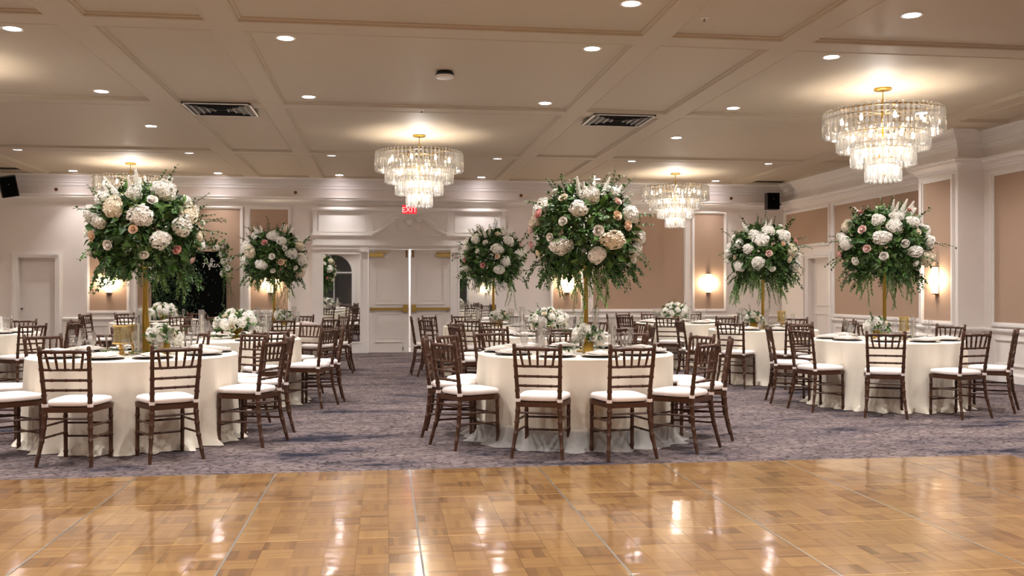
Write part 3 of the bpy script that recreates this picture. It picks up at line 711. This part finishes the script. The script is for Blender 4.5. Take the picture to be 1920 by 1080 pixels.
# ================================================================== TABLES
def cloth_mesh(R, seed, zb=.0, z_top=.757, amp=1.0):
    rnd = random.Random(seed); K = 160; mb = MB()
    ph = [(n, rnd.uniform(0, 2*PI), a) for n, a in ((9, .35), (14, .5), (19, .45), (27, .35), (38, .22))]
    def fold(a): return sum(c*math.sin(n*a+p) for n, p, c in ph)
    prof = [(0, 0), (.5, 0), (.95, 0), (.992, -.002)]
    rows = []
    for f, dz in prof: rows.append([(R*f, z_top+dz)]*K)
    zs = [z_top-.012, z_top-.04, z_top-.1, z_top-.2, z_top-.33, z_top-.46, .2, .12, .06, .02]
    zs = [z for z in zs if z > zb+.03]+[max(zb, .006)]
    for z in zs:
        d = (z_top-z)/z_top; row = []
        for i in range(K):
            a = 2*PI*i/K; fo = fold(a)
            r = R+.004+.035*max(0, d-.45)+amp*(.008+.032*d**1.1)*fo*min(1, d*5+.2)-.012*d
            if z < .03 and zb < .01: r += .045+.045*math.sin(23*a+ph[0][1])+.03*math.sin(41*a)
            elif z < .07 and zb < .01: r += .015
            row.append((max(r, R*.93), z))
        rows.append(row)
    for row in rows:
        for i, (r, z) in enumerate(row):
            a = 2*PI*i/K; mb.v.append((max(r, 1e-4)*math.cos(a), max(r, 1e-4)*math.sin(a), z))
    for j in range(len(rows)-1):
        for i in range(K): mb.f.append((j*K+i, j*K+(i+1) % K, (j+1)*K+(i+1) % K, (j+1)*K+i))
    return mb
def sheer_mesh(R, seed, z1=.18):
    rnd = random.Random(seed); K = 160; mb = MB()
    p = [rnd.uniform(0, 6.28) for _ in range(3)]
    rows = [(z1, .036), (.12, .05), (.05, .075), (.012, .12), (.006, .16)]
    for z, o in rows:
        for i in range(K):
            a = 2*PI*i/K; r = R+o+(.014+.02*(z1-z)/z1)*math.sin(17*a+p[0])+(.01+.018*(z1-z)/z1)*math.sin(29*a+p[1])
            mb.v.append((r*math.cos(a), r*math.sin(a), z))
    for j in range(len(rows)-1):
        for i in range(K): mb.f.append((j*K+i, j*K+(i+1) % K, (j+1)*K+(i+1) % K, (j+1)*K+i))
    return mb
ZT = .759
CHG = MB().lathe([(.001, .0), (.155, .0), (.165, .004), (.164, .006), (.15, .005), (.001, .005)], 28).mesh('charger_plate', 'charger_dark', True)
PLT = MB().lathe([(.001, .0), (.09, .0), (.148, .012), (.15, .017), (.145, .018), (.1, .012), (.001, .011)], 28).mesh('dinner_plate', 'plate_white', True)
def napkin_mesh():
    mb = MB(); mb.box(-.07, .07, -.148, .148, 0, .01); mb.box(-.055, .06, -.11, .1, .01, .018)
    mb.add([(-.04, -.085, .0185), (.045, -.085, .0185), (.05, .08, .0185), (-.04, .085, .0185), (0, 0, .034)], [(0,1,4),(1,2,4),(2,3,4),(3,0,4)]); return mb
NAP = napkin_mesh().mesh('napkin', 'napkin')
flute_p = [(.001, 0), (.032, .0), (.03, .004), (.006, .01), (.004, .03), (.004, .085), (.01, .1), (.022, .14), (.026, .18), (.023, .225)]
goblet_p = [(.001, 0), (.034, 0), (.03, .004), (.007, .012), (.005, .05), (.012, .065), (.03, .085), (.036, .12), (.034, .16)]
tumbler_p = [(.001, 0), (.03, 0), (.033, .05), (.036, .13)]
FLU, GOB, TUM = [MB().lathe(p, 14).mesh(n, 'glass_clear', True) for n, p in (('champagne_flute', flute_p), ('water_goblet', goblet_p), ('water_tumbler', tumbler_p))]
CARD = MB().add([(-.05, -.02, 0), (.05, -.02, 0), (.05, .02, 0), (-.05, .02, 0), (-.05, 0, .1), (.05, 0, .1)], [(0,1,5,4),(2,3,4,5),(0,4,3),(1,2,5)]).mesh('place_card', 'paper')

# ---- flowers
rng = random.Random(11)
def rdir(r, zmin=-1, zmax=1):
    z = r.uniform(zmin, zmax); a = r.uniform(0, 2*PI); q = math.sqrt(max(0, 1-z*z)); return Vector((q*math.cos(a), q*math.sin(a), z))
def hydrangea_mesh(seed):
    """irregular mop head: clumps of four-petalled florets with gaps between them"""
    r = random.Random(seed); mb = MB().sphere((0, 0, -.03), .64, 12, 8, .85)
    lumps = [(rdir(r, -.5, 1), r.uniform(.12, .34)) for _ in range(7)]
    n = 150
    for k in range(n):
        z = 1-2*(k+.5)/n; a = k*2.39996+r.uniform(-.3, .3); q = math.sqrt(1-z*z)
        d = Vector((q*math.cos(a), q*math.sin(a), z)); b = max(w_*max(0, d.dot(l_))**5 for l_, w_ in lumps)
        c = d*(.70+b+r.uniform(-.04, .07)); c.z *= .85; d = (d+rdir(r)*.3).normalized()
        t1 = d.orthogonal().normalized(); t1.rotate(Matrix.Rotation(r.uniform(0, 6.28), 3, d)); t2 = d.cross(t1); s = r.uniform(.17, .24)
        for m_ in range(4):
            an = m_*PI/2; u_ = t1*math.cos(an)+t2*math.sin(an); v_ = d.cross(u_)
            mb.add([c-d*.03, c+u_*s*.55+v_*s*.45+d*.06, c+u_*s*1.05-d*.0, c+u_*s*.55-v_*s*.45+d*.06], [(0, 1, 2, 3)])
    return mb
def rose_mesh(seed):
    """garden rose: tight spiral heart, cupped outer petals with rolled rims"""
    r = random.Random(seed); mb = MB().sphere((0, 0, .05), .30, 8, 6, 1.3)
    NP = 22
    for k in range(NP):
        f = k/(NP-1); a = k*2.399+r.uniform(-.2, .2); rt = .22+.70*f; zt = .52-.30*f**1.5; roll = .16*f
        b = len(mb.v); W_ = 1.15-.35*f
        for j in range(5):
            v_ = j/4; rr = rt*(.3+.7*math.sin(v_*PI/2)**.8)+(roll*(v_-.7)/.3 if v_ > .7 else 0)
            for i in range(5):
                u_ = (i/4-.5)*2*W_; z = -.5+(zt+.5)*v_**1.1-(.12*f if v_ == 1 else 0)-.14*abs(u_/W_)**2*v_
                mb.v.append((rr*math.cos(a+u_), rr*math.sin(a+u_), z))
        for j in range(4):
            for i in range(4): mb.f.append((b+j*5+i, b+j*5+i+1, b+(j+1)*5+i+1, b+(j+1)*5+i))
    return mb
def stock_mesh(seed):
    r = random.Random(seed); mb = MB().tube([(0, 0, -1), (0, 0, 1.05)], .04, 5)
    for k in range(56):
        z = -.35+1.4*k/45; a = k*2.4; rad = .24*(1-.7*k/45); c = Vector((rad*math.cos(a), rad*math.sin(a), z))
        d = Vector((math.cos(a), math.sin(a), .3)).normalized(); t1 = d.orthogonal().normalized(); t2 = d.cross(t1)
        for m_ in range(4):
            an = m_*PI/2+k; u_ = t1*math.cos(an)+t2*math.sin(an); v_ = d.cross(u_); s = .17*(1-.5*k/45)
            mb.add([c, c+u_*s*.6+v_*s*.5+d*.04, c+u_*s*1.1, c+u_*s*.6-v_*s*.5+d*.04], [(0, 1, 2, 3)])
    return mb
HYD = {c: [hydrangea_mesh(i).mesh('hydrangea', c) for i in range(4)] for c in ('petal_white', 'petal_cream')}
ROS = {c: rose_mesh(9).mesh('rose', c, True) for c in ('petal_white', 'petal_cream', 'petal_blush', 'petal_peach', 'petal_pink')}
STK = stock_mesh(4).mesh('stock_flower', 'petal_white')
GREENS = [(48, 82, 28), (62, 98, 36), (38, 66, 26), (76, 110, 46), (58, 86, 42), (92, 118, 66)]
def leaf(mb, p, d, n, ln, wd, col):
    d = d.normalized(); s = d.cross(n)
    if s.length < 1e-4: s = d.orthogonal()
    s.normalize(); n2 = s.cross(d); m1 = p+d*ln*.45
    b = len(mb.v)
    mb.v += [tuple(p), tuple(m1+s*wd+n2*wd*.35), tuple(m1), tuple(m1-s*wd+n2*wd*.35), tuple(p+d*ln-n2*ln*.15)]
    mb.f += [(b, b+1, b+2), (b, b+2, b+3), (b+1, b+4, b+2), (b+2, b+4, b+3)]
    mb.c += [col]*5
def pick(r, cols, var=.25):
    c = lin(r.choice(cols)); k = 1+r.uniform(-var, var); return (c[0]*k, c[1]*k, c[2]*k, 1)
def sprig(mb, r, p, d, ln, nl, ll, cols, droop=.3, lw=.32):
    d = d.normalized(); pts = []; pos = p.copy(); dd = d.copy(); step = ln/nl
    for k in range(nl):
        dd = (dd+Vector((r.uniform(-.12, .12), r.uniform(-.12, .12), r.uniform(-.1, .1)-droop/nl*1.6))).normalized(); pos = pos+dd*step; pts.append((pos.copy(), dd.copy()))
    b = len(mb.v); mb.tube([p]+[q for q, _ in pts], [.003]*(nl)+[.001], 4, False); mb.c += [lin((66, 76, 44))]*(len(mb.v)-b)
    for k, (q, dd) in enumerate(pts):
        for s in (-1, 1):
            side = dd.cross(Vector((0, 0, 1)));
            if side.length < .05: side = Vector((1, 0, 0))
            side.normalize(); side.rotate(Matrix.Rotation(r.uniform(-.9, .9), 3, dd))
            l_ = ll*(1-.45*k/nl)*r.uniform(.8, 1.2)
            leaf(mb, q, dd*.7+side*s, Vector((0, 0, 1)), l_, l_*lw, pick(r, cols))
def color_mb(): m_ = MB(); m_.c = []; return m_
def tall_arrangement(loc, seed, label, style='slim', vines=6, pinks=3, Rr=.46, hero=None, spikes=9):
    r = random.Random(seed)
    t = thing('tall_flower_arrangement', label, 'flower arrangement', loc, 0, 'tall flower arrangements on gold stands')
    top = .79
    if style == 'bottle': prof = [(.001, 0), (.055, 0), (.057, .01), (.052, .03), (.05, .18), (.044, .24), (.034, .30), (.026, .36), (.022, .5), (.021, top-.04), (.034, top)]
    else: prof = [(.001, 0), (.085, 0), (.088, .012), (.05, .024), (.028, .04), (.023, .1), (.02, .4), (.019, top-.04), (.03, top)]
    MB().lathe(prof, 20).obj('gold_stand', 'gold', t, True)
    c = Vector((0, 0, 1.09)); sx, sz = Rr, Rr*.92
    fo = color_mb()
    for k in range(2000):
        d = rdir(r, -.85, 1); q = r.uniform(.45, 1.0)**.6; p = c+Vector((d.x*sx*q, d.y*sx*q, d.z*sz*q))
        o = (d+rdir(r)*.8).normalized(); o.z -= .15; l_ = r.uniform(.05, .12)
        leaf(fo, p, o, d+rdir(r)*.4, l_, l_*r.uniform(.2, .36), pick(r, GREENS, .35))
    for k in range(56):
        d = rdir(r, -.75, .95); p = c+Vector((d.x*sx, d.y*sx, d.z*sz))*.65
        sprig(fo, r, p, d+Vector((0, 0, .2 if d.z > 0 else -.2)), r.uniform(.22, .42), 10, r.uniform(.045, .075), GREENS[:5], .4 if d.z < .3 else .05)
    for k in range(7):       # wild long sprays
        a = r.uniform(0, 2*PI); d = Vector((math.cos(a), math.sin(a), r.uniform(-.15, .5)))
        sprig(fo, r, c+d.normalized()*sx*.7, d, r.uniform(.32, .46), 11, .05, GREENS[1:], .25)
    for k in range(7):
        a = r.uniform(0, 2*PI); d = Vector((math.cos(a)*.55, math.sin(a)*.35, 1)); sprig(fo, r, c+d.normalized()*sz*.6, d, r.uniform(.26, .36), 11, .055, GREENS, .0)
    for k in range(26):      # skirt of drooping greenery
        a = r.uniform(0, 2*PI); rad = sx*r.uniform(.45, .95); p = c+Vector((rad*math.cos(a), rad*math.sin(a), -.24-.1*r.random()))
        sprig(fo, r, p, Vector((.75*math.cos(a), .75*math.sin(a), -.5)), r.uniform(.14, .26), 9, .06, GREENS[:5], .7)
    fo.obj('foliage', 'leaf', t, kind='stuff')
    vi = color_mb(); VC = [(124, 160, 84), (104, 144, 70), (140, 168, 110)]
    for k in range(vines):
        a = r.uniform(0, 2*PI); rad = r.uniform(.14, .40); p = c+Vector((rad*math.cos(a), rad*math.sin(a), -.34)); ln = r.uniform(.2, .55)
        for q in range(3):
            sprig(vi, r, p+rdir(r)*.04, Vector((.25*math.cos(a)+r.uniform(-.35, .35), .25*math.sin(a)+r.uniform(-.35, .35), -1)), ln*r.uniform(.6, 1), 18, .042, VC, .5, .3)
    if vines: vi.obj('trailing_vine', 'leaf', t, kind='stuff')
    # blossoms spread over the ball
    slots = []
    nB = 40
    for k in range(nB):
        z = -.55+1.42*(k+.5)/nB; a = k*2.39996+r.uniform(-.25, .25); q = math.sqrt(max(0, 1-z*z)); slots.append(Vector((q*math.cos(a), q*math.sin(a), z)))
    r.shuffle(slots)
    for k, d in enumerate(slots):
        if k < 19:
            s = r.uniform(.08, .122); me = r.choice(HYD['petal_white'] if r.random() < .82 else HYD['petal_cream']); nm = 'hydrangea'; f = 1.04
        else:
            s = r.uniform(.036, .052); nm = 'rose'; f = 1.13
            cc = r.choice(['petal_white', 'petal_white', 'petal_cream', 'petal_white', 'petal_peach'] if k > 19+pinks else ['petal_blush', 'petal_pink']); me = ROS[cc]
        p = c+Vector((d.x*sx*f, d.y*sx*f, d.z*sz*f))
        sc = (s*r.uniform(.9, 1.15), s*r.uniform(.75, 1.05), s*r.uniform(.72, 1.0)) if nm == 'hydrangea' else s
        put(nm, me, t, p, d.to_track_quat('Z', 'Y').to_euler(), sc)
    for k in range(spikes):
        a = r.uniform(0, 2*PI); d = Vector((math.cos(a)*r.uniform(.3, .9), math.sin(a)*r.uniform(.3, .9), 1)).normalized()
        put('stock_flower', STK, t, c+Vector((d.x*sx, d.y*sx, d.z*sz))*1.02, d.to_track_quat('Z', 'Y').to_euler(), r.uniform(.08, .12))
    return t
def low_arrangement(loc, seed, label, big=True):
    r = random.Random(seed)
    t = thing('low_flower_arrangement', label, 'flower arrangement', loc, 0, 'low flower bowls')
    if big:
        MB().lathe([(.001, 0), (.06, 0), (.06, .01), (.02, .03), (.018, .05), (.06, .075), (.085, .11), (.08, .115), (.05, .085), (.001, .08)], 20).obj('compote_bowl', 'gold', t, True)
        c = Vector((0, 0, .16)); sx, sz, nB, nL = .22, .15, 26, 260
    else:
        MB().lathe([(.001, 0), (.045, 0), (.05, .01), (.055, .1), (.052, .105), (.045, .02), (.001, .015)], 18).obj('gold_cup', 'gold', t, True)
        c = Vector((0, 0, .15)); sx, sz, nB, nL = .11, .08, 9, 90
    fo = color_mb()
    for k in range(nL):
        d = rdir(r, -.45, 1); q = r.uniform(.5, 1.12); l_ = r.uniform(.04, .075)
        leaf(fo, c+Vector((d.x*sx*q, d.y*sx*q, d.z*sz*q)), d+rdir(r)*.7, d, l_, l_*.33, pick(r, GREENS))
    for k in range(8 if big else 4):
        d = rdir(r, -.1, .9); sprig(fo, r, c+Vector((d.x*sx, d.y*sx, d.z*sz))*.7, d, r.uniform(.1, .2), 7, .04, GREENS, .1)
    fo.obj('foliage', 'leaf', t, kind='stuff')
    for k in range(nB):
        z = -.3+1.28*(k+.5)/nB; a = k*2.39996+r.uniform(-.2, .2); q = math.sqrt(max(0, 1-z*z)); d = Vector((q*math.cos(a), q*math.sin(a), z))
        if k % 3 < 2: nm, me, s = 'hydrangea', r.choice(HYD['petal_white']), r.uniform(.055, .075)
        else: nm, me, s = 'rose', ROS[r.choice(['petal_white', 'petal_cream'])], r.uniform(.035, .048)
        put(nm, me, t, c+Vector((d.x*sx, d.y*sx, d.z*sz)), d.to_track_quat('Z', 'Y').to_euler(), s)
    return t
def candle_cylinder(loc, h, kind, label, group, r=.042):
    t = thing('glass_candle_cylinder', label, 'candle holder', loc, 0, group)
    MB().lathe([(.001, .0), (r, .0), (r, h), (r-.003, h), (r-.003, .012), (.001, .012)], 18).obj('glass_cylinder', 'glass_clear', t, True)
    if kind == 'taper':
        ca = MB().lathe([(.001, .012), (.011, .012), (.0095, h*.82), (.001, h*.83)], 10).obj('taper_candle', 'candle_wax', t, True); zt = h*.83
    else:
        z = h-.085; ca = MB().lathe([(.001, z), (r*.86, z), (r*.9, z+.045), (.001, z+.05)], 16).obj('pillar_candle', 'candle_wax', t, True); zt = z+.05
        if h > .2: MB().lathe([(.001, .013), (r-.004, .013), (r-.004, z-.001), (.001, z-.001)], 16).obj('water', 'glass_clear', t, True)
    MB().tube([(0, 0, zt), (0, 0, zt+.012)], .0012, 5).obj('wick', 'dark_metal', ca)
    return t
def gold_lantern(loc, label, s=1):
    t = thing('gold_candle_lantern', label, 'candle holder', loc, 0, 'gold glass candle lanterns')
    MB().lathe([(.001, 0), (.05*s, 0), (.048*s, .012), (.02*s, .02), (.014*s, .05), (.026*s, .07), (.014*s, .085), (.055*s, .1), (.055*s, .106), (.001, .106)], 18).obj('lantern_foot', 'gold_pale', t, True)
    b = MB().lathe([(.044*s, .106), (.044*s, .255)], 16).obj('lantern_glass', 'glass_gold', t, True)
    rods = MB()
    for k in range(14): a = 2*PI*k/14; rods.tube([(.053*s*math.cos(a), .053*s*math.sin(a), .106), (.053*s*math.cos(a), .053*s*math.sin(a), .25)], .007*s, 6)
    rods.obj('glass_rods', 'glass_gold', t)
    for z in (.1, .25): MB().lathe([(.046*s, z), (.066*s, z), (.07*s, z+.012), (.046*s, z+.012), (.046*s, z)], 18).obj('gold_rim', 'gold_pale', t)
    MB().lathe([(.001, .107), (.022, .107), (.022, .19), (.001, .192)], 12).obj('candle', 'candle_wax', t, True)
    return t

# ---- table plan: centre, cloth radius, chair angles, how it reads, what stands on it
TABLES = {
 'A': ((-2.21, 8.88), .88, [-96, -63, -20, 15, 48, 80, 112, 143, 179, -135], 'the gold-lantern table'),
 'B': ((1.75, 8.62), .89, [-116, -84, -48, -18, 14, 55, 88, 120, 147, 174, -153], 'the sheer-hemmed table'),
 'C': ((5.80, 10.38), .84, [-121, -80, -41, -162, 161, 28, 69, 110], 'the pilaster table'),
 'D': ((-1.79, 11.56), .80, [-62, -28, 3, 48, 84, 118, 152, -174, -140], 'the table behind the lantern table'),
 'E': ((2.11, 12.08), .82, [-164, -128, -92, -57, -22, 14, 50, 86, 118, 150], 'the table behind the sheer-hemmed table'),
 'F': ((1.73, 15.10), .80, [178, -147, 140, 108, 68, 30, -10, -50, -112], 'the double-door mirror table'),
 'G': ((-1.80, 15.60), .80, [-42, -5, 32, 70, 105, 140, 178, -145, -110, -75], 'the table between sign and mirror'),
 'H': ((5.17, 16.15), .78, [-116, -75, -30, 15, 63, 100, 131, 168, -155], 'the uncovered-sconce table'),
 'I': ((5.51, 13.33), .78, [-131, -93, -43, -5, 43, 180], 'the trailing-vine table'),
 'J': ((-5.48, 13.56), .84, [-72, -36, 0, 37, 80], 'the plain side-door table'),
 'K': ((-4.05, 17.8), .80, [172, -150, -99, -60, -18, 30, 68, 130], 'the black-sign table'),
}
SIDES = [(-135, -45, 'dance-floor side'), (-45, 45, 'pilaster side'), (45, 135, 'end-wall side'), (135, 225, 'side-door side')]
def side(a):
    a = (a+180) % 360-180
    if a < -135: a += 360
    for lo, hi, nm in SIDES:
        if lo <= a < hi: return nm
    return SIDES[3][2]
rc = random.Random(21)
def seat_words(a, angs, desc):
    sd = side(a); same = [q for q in angs if side(q) == sd]
    if len(same) == 1: return 'alone on the %s of %s' % (sd, desc)
    horiz = sd in ('dance-floor side', 'end-wall side')
    same.sort(key=lambda q: -math.cos(math.radians(q)) if horiz else math.sin(math.radians(q)))
    return '%s from the %s, %s of %s' % (ORD[same.index(a)], 'pilaster' if horiz else 'dance-floor', sd, desc)
for key, ((cx, cy), R, angs, desc) in TABLES.items():
    t = thing('round_table', 'round banquet table hidden under the cloth of '+desc, 'table', (cx, cy, 0))
    MB().lathe([(.001, .735), (R-.03, .735), (R-.012, .745), (R-.02, .752), (.001, .752)], 40).obj('tabletop', 'edge_wood', t)
    MB().tube([(0, 0, .03), (0, 0, .735)], .05, 10).lathe([(.001, .0), (.3, 0), (.3, .02), (.06, .05)], 20).obj('pedestal', 'dark_metal', t)
    big = key == 'B'
    c = cloth_mesh(R, ord(key), .15 if big else 0).obj('tablecloth', 'cloth_ivory', None, True, (cx, cy, 0))
    c['label'] = 'floor-length ivory tablecloth on '+desc; c['category'] = 'tablecloth'
    if big: sheer_mesh(R, ord(key)).obj('sheer_hem', 'sheer', c, True, label='see-through organza hem')
    for a in angs:
        an = math.radians(a+rc.uniform(-2, 2)); rr = R+.215+rc.uniform(0, .04)
        x, y = cx+rr*math.cos(an), cy+rr*math.sin(an)
        make_chair((x, y, 0), an+PI/2+rc.uniform(-.08, .08), 'dark wooden chair '+seat_words(a, angs, desc), 'chairs at '+desc)
        # place setting
        ca, sa = math.cos(an), math.sin(an); tx, ty = -sa, ca
        pr = R-.21; px_, py_ = cx+pr*ca, cy+pr*sa
        sd = desc; gp = ' on '+desc
        def setp(nm, me, lb, cat, dr, dt, z, rz=0):
            o = put(nm, me, None, (cx+(pr+dr)*ca+dt*tx, cy+(pr+dr)*sa+dt*ty, z), (0, 0, rz)); o['label'] = lb+' '+seat_words(a, angs, desc); o['category'] = cat; o['group'] = nm.replace('_', ' ')+'s on '+desc; return o
        setp('charger_plate', CHG, 'dark round charger', 'plate', 0, 0, ZT)
        setp('dinner_plate', PLT, 'white plate', 'plate', 0, 0, ZT+.006)
        setp('napkin', NAP, 'folded pale napkin', 'napkin', 0, 0, ZT+.0247, an+PI/2+rc.uniform(-.3, .3))
        setp('champagne_flute', FLU, 'empty champagne flute', 'glass', -.185, .185, ZT)
        setp('water_goblet' if key in 'ABCD' else 'water_tumbler', GOB if key in 'ABCD' else TUM, 'clear water glass', 'glass', -.205, .10, ZT)
def onT(k, dx, dy): return (TABLES[k][0][0]+dx, TABLES[k][0][1]+dy, ZT)
tall_arrangement(onT('A', .06, .1), 31, 'tall white hydrangea and peach rose arrangement on a gold bottle stand', 'bottle', 2, 2, .45)
tall_arrangement(onT('B', .1, .0), 47, 'tall arrangement with pink roses on a slim gold stand, on the sheer-hemmed table', 'slim', 6, 6)
tall_arrangement(onT('C', .0, .05), 53, 'tall white and blush arrangement on a gold stand beside the pilaster', 'slim', 6, 5)
tall_arrangement(onT('F', .0, .0), 61, 'tall flower arrangement on a gold stand by the double-door mirror', 'slim', 5, 4)
tall_arrangement(onT('G', .05, .0), 73, 'tall flower arrangement on a gold stand between black sign and mirror', 'slim', 7, 2)
tall_arrangement(onT('I', .0, .0), 83, 'tall flower arrangement with long trailing vines near the loudspeaker corner', 'slim', 16, 4)
low_arrangement(onT('D', .06, .0), 5, 'low white hydrangea bowl on the table behind the gold-lantern table')
low_arrangement(onT('E', .0, .05), 6, 'low white rose and hydrangea bowl behind the sheer-hemmed table')
low_arrangement(onT('H', -.1, .0), 7, 'low white hydrangea bowl in front of the uncovered sconce panel')
low_arrangement(onT('K', .1, -.05), 8, 'low white hydrangea bowl in front of the black sign')
low_arrangement(onT('J', -.05, .14), 9, 'low flower bowl on the table opposite the plain side door')
for k, dx, dy, sd, lb in (('A', .27, -.1, 1, 'small hydrangea posy in a gold cup beside the gold bottle stand'), ('B', .06, -.26, 2, 'small hydrangea posy in a gold cup on the sheer-hemmed table'),
                     ('C', -.18, -.12, 3, 'small hydrangea posy in a gold cup beside the pilaster table stand'), ('I', -.16, -.05, 4, 'small hydrangea posy in a gold cup under the trailing vines'),
                     ('F', .08, -.16, 12, 'small leafy posy in a gold cup by the double-door mirror'), ('G', .2, -.1, 13, 'small leafy posy in a gold cup between black sign and mirror')):
    low_arrangement(onT(k, dx, dy), sd, lb, False)
gold_lantern(onT('A', -.07, -.18), 'gold glass candle lantern in front of the gold bottle stand', 1.15)
gold_lantern(onT('A', -.02, .02), 'gold glass candle lantern standing behind its twin, by the bottle stand', .9)
gold_lantern(onT('I', .28, -.02), 'gold glass candle lantern under the trailing vines')
gold_lantern(onT('C', .16, -.1), 'gold glass candle lantern on the table beside the pilaster', .9)
for k, dx, dy, h, kd in (('A', .02, .28, .27, 'pillar'), ('A', .05, -.1, .33, 'taper'), 
        ('B', -.3, .1, .34, 'taper'), ('B', .34, -.02, .34, 'taper'), ('B', .26, .3, .4, 'taper'), 
        ('C', .3, -.05, .27, 'taper'), ('C', .02, .28, .26, 'pillar'),
        ('D', -.34, -.02, .34, 'taper'), ('D', .4, .0, .34, 'taper'), ('E', -.37, -.1, .36, 'taper'), ('E', .38, .0, .28, 'taper'), 
        ('F', -.25, .0, .3, 'taper'), ('F', .3, .1, .27, 'pillar'), ('G', -.2, .0, .3, 'taper'), ('G', .36, .05, .3, 'taper'), ('H', -.42, .1, .26, 'pillar'), ('H', .05, -.34, .3, 'taper'), ('I', -.3, .1, .3, 'taper'), ('I', .14, .2, .28, 'taper'), ('K', -.3, 0, .28, 'pillar')):
    d = TABLES[k][3]
    candle_cylinder(onT(k, dx, dy), h, kd, ('taper candle in glass cylinder, ' if kd == 'taper' else 'pillar candle in glass cylinder, ')+side(math.degrees(math.atan2(dy, dx)))+' of '+d, 'candle cylinders on '+d, .034 if kd == 'taper' else .047)
# greenery strewn along the table
for k in 'ABCDEI':
    r = random.Random(ord(k)); mb = color_mb()
    for q in range(9):
        a = r.uniform(0, 6.28); p = Vector((.2*math.cos(a), .2*math.sin(a), .03)); sprig(mb, r, p, Vector((math.cos(a+1.2), math.sin(a+1.2), .05)), .15, 6, .04, GREENS[1:], -.02)
    o = mb.obj('table_greenery', 'leaf', None, False, onT(k, 0, 0)); o['label'] = 'loose green sprigs laid on the cloth of '+TABLES[k][3]; o['category'] = 'greenery'; o['kind'] = 'stuff'
# box-shaped card holder on the side-door table
t = thing('card_box', 'white upright card box on the table opposite the plain side door', 'card box', onT('J', .36, -.07), .2)
MB().box(-.05, .05, -.05, .05, 0, .2).obj('box_body', 'paper', t); MB().box(-.054, .054, -.054, .054, .2, .21).obj('box_lid', 'paper', t)

# ================================================================== BLACK SIGN WITH FLOWERS
SY = 19.62
sx0, sx1 = wx(284, SY), wx(424, SY); smx = (sx0+sx1)/2; hw = (sx1-sx0)/2
t = thing('welcome_sign', 'tall black sign board with white script reading After', 'sign', (smx, SY, 0))
MB().box(-hw, hw, 0, .04, .0, 2.1).obj('board', 'black_board', t)
for s in (-1, 1): MB().box(s*hw-.03, s*hw+.03, -.05, .32, 0, .03).obj('board_foot', 'black_plastic', t)
hd = color_mb(); r = random.Random(77)
for k in range(2600):
    x = -hw+.02+abs(r.gauss(0, .42)); 
    if x > hw*.75: continue
    z = r.uniform(.15, 2.05); d = Vector((r.uniform(-.8, .8), -r.uniform(.2, 1), r.uniform(-.6, .8)))
    leaf(hd, Vector((x, -.005-r.uniform(0, .04), z)), d, Vector((0, -1, .3)), r.uniform(.04, .07), .016, pick(r, [(22, 44, 22), (30, 54, 28), (18, 36, 20)]))
hd.obj('hedge_leaves', 'leaf', t, kind='stuff')
# handwritten word, built from strokes
tx0 = wx(381, SY)-smx; sw = wx(411, SY)-wx(381, SY); tz = CAMZ+(543.7-505)*19.3/FPX; shh = .235
strokes = [
 [(0, .0), (.08, .35), (.17, .8), (.22, 1.0), (.26, .8), (.31, .35), (.35, .05)], [(-.04, .42), (.15, .45), (.36, .48)],
 [(.36, .1), (.44, .45), (.52, .85), (.55, .97), (.50, .95), (.47, .6), (.44, .1), (.40, -.22), (.36, -.18), (.42, .05), (.5, .2)],
 [(.5, .2), (.56, .55), (.62, .9)], [(.45, .62), (.6, .66), (.74, .70)], [(.57, .6), (.56, .2), (.60, .05), (.66, .12)],
 [(.66, .12), (.72, .3), (.76, .38), (.73, .42), (.69, .3), (.71, .1), (.78, .06), (.85, .18)], [(.85, .18), (.88, .4), (.90, .36), (.95, .34), (.96, .2), (1.0, .1), (1.05, .2)]]
wm = MB()
for s in strokes: wm.tube([(tx0+x*sw, -.012, tz+(y*.85+.1)*shh) for x, y in s], .0065, 6)
wm.obj('script_lettering', 'plate_white', t, label='white handwritten word After')
g = thing('rose_garland', 'white rose and hydrangea garland over the top edge of the black sign', 'flower garland', (smx, SY-.06, 0))
r = random.Random(5); gf = color_mb()
def gpx(px, py): return Vector((wx(px, SY)-smx, -.02, CAMZ+(543.7-py)*19.35/FPX))
spots = [(398, 456, .07), (408, 466, .075), (389, 463, .05), (420, 462, .055), (417, 478, .065), (427, 472, .05), (421, 491, .065), (427, 503, .07), (419, 513, .06), (428, 516, .055), (430, 488, .05), (402, 464, .05), (383, 458, .055),
         (288, 505, .07), (298, 512, .07), (285, 520, .06), (296, 524, .055), (286, 492, .07), (295, 480, .07), (310, 468, .08), (330, 462, .08), (350, 458, .08), (368, 457, .07)]
for px, py, s in spots:
    p = gpx(px, py); p.y -= r.uniform(0, .06)
    if s > .065 and r.random() < .5: put('hydrangea', r.choice(HYD['petal_white']), g, p, (r.uniform(0, 3), 0, 0), s)
    else: put('rose', ROS[r.choice(['petal_white', 'petal_white', 'petal_cream'])], g, p, (PI/2+r.uniform(-.4, .4), r.uniform(-.4, .4), 0), s)
    for q in range(14):
        d = rdir(r); leaf(gf, p+d*.06, d, Vector((0, -1, 0)), r.uniform(.05, .09), .02, pick(r, GREENS))
for px, py, n in ((428, 520, 5), (290, 530, 4), (425, 455, 4)):
    for q in range(n): sprig(gf, r, gpx(px+r.uniform(-6, 6), py), Vector((r.uniform(-.3, .3), -.1, -1)), r.uniform(.3, .6), 12, .045, GREENS, .1)
gf.obj('foliage', 'leaf', g, kind='stuff')
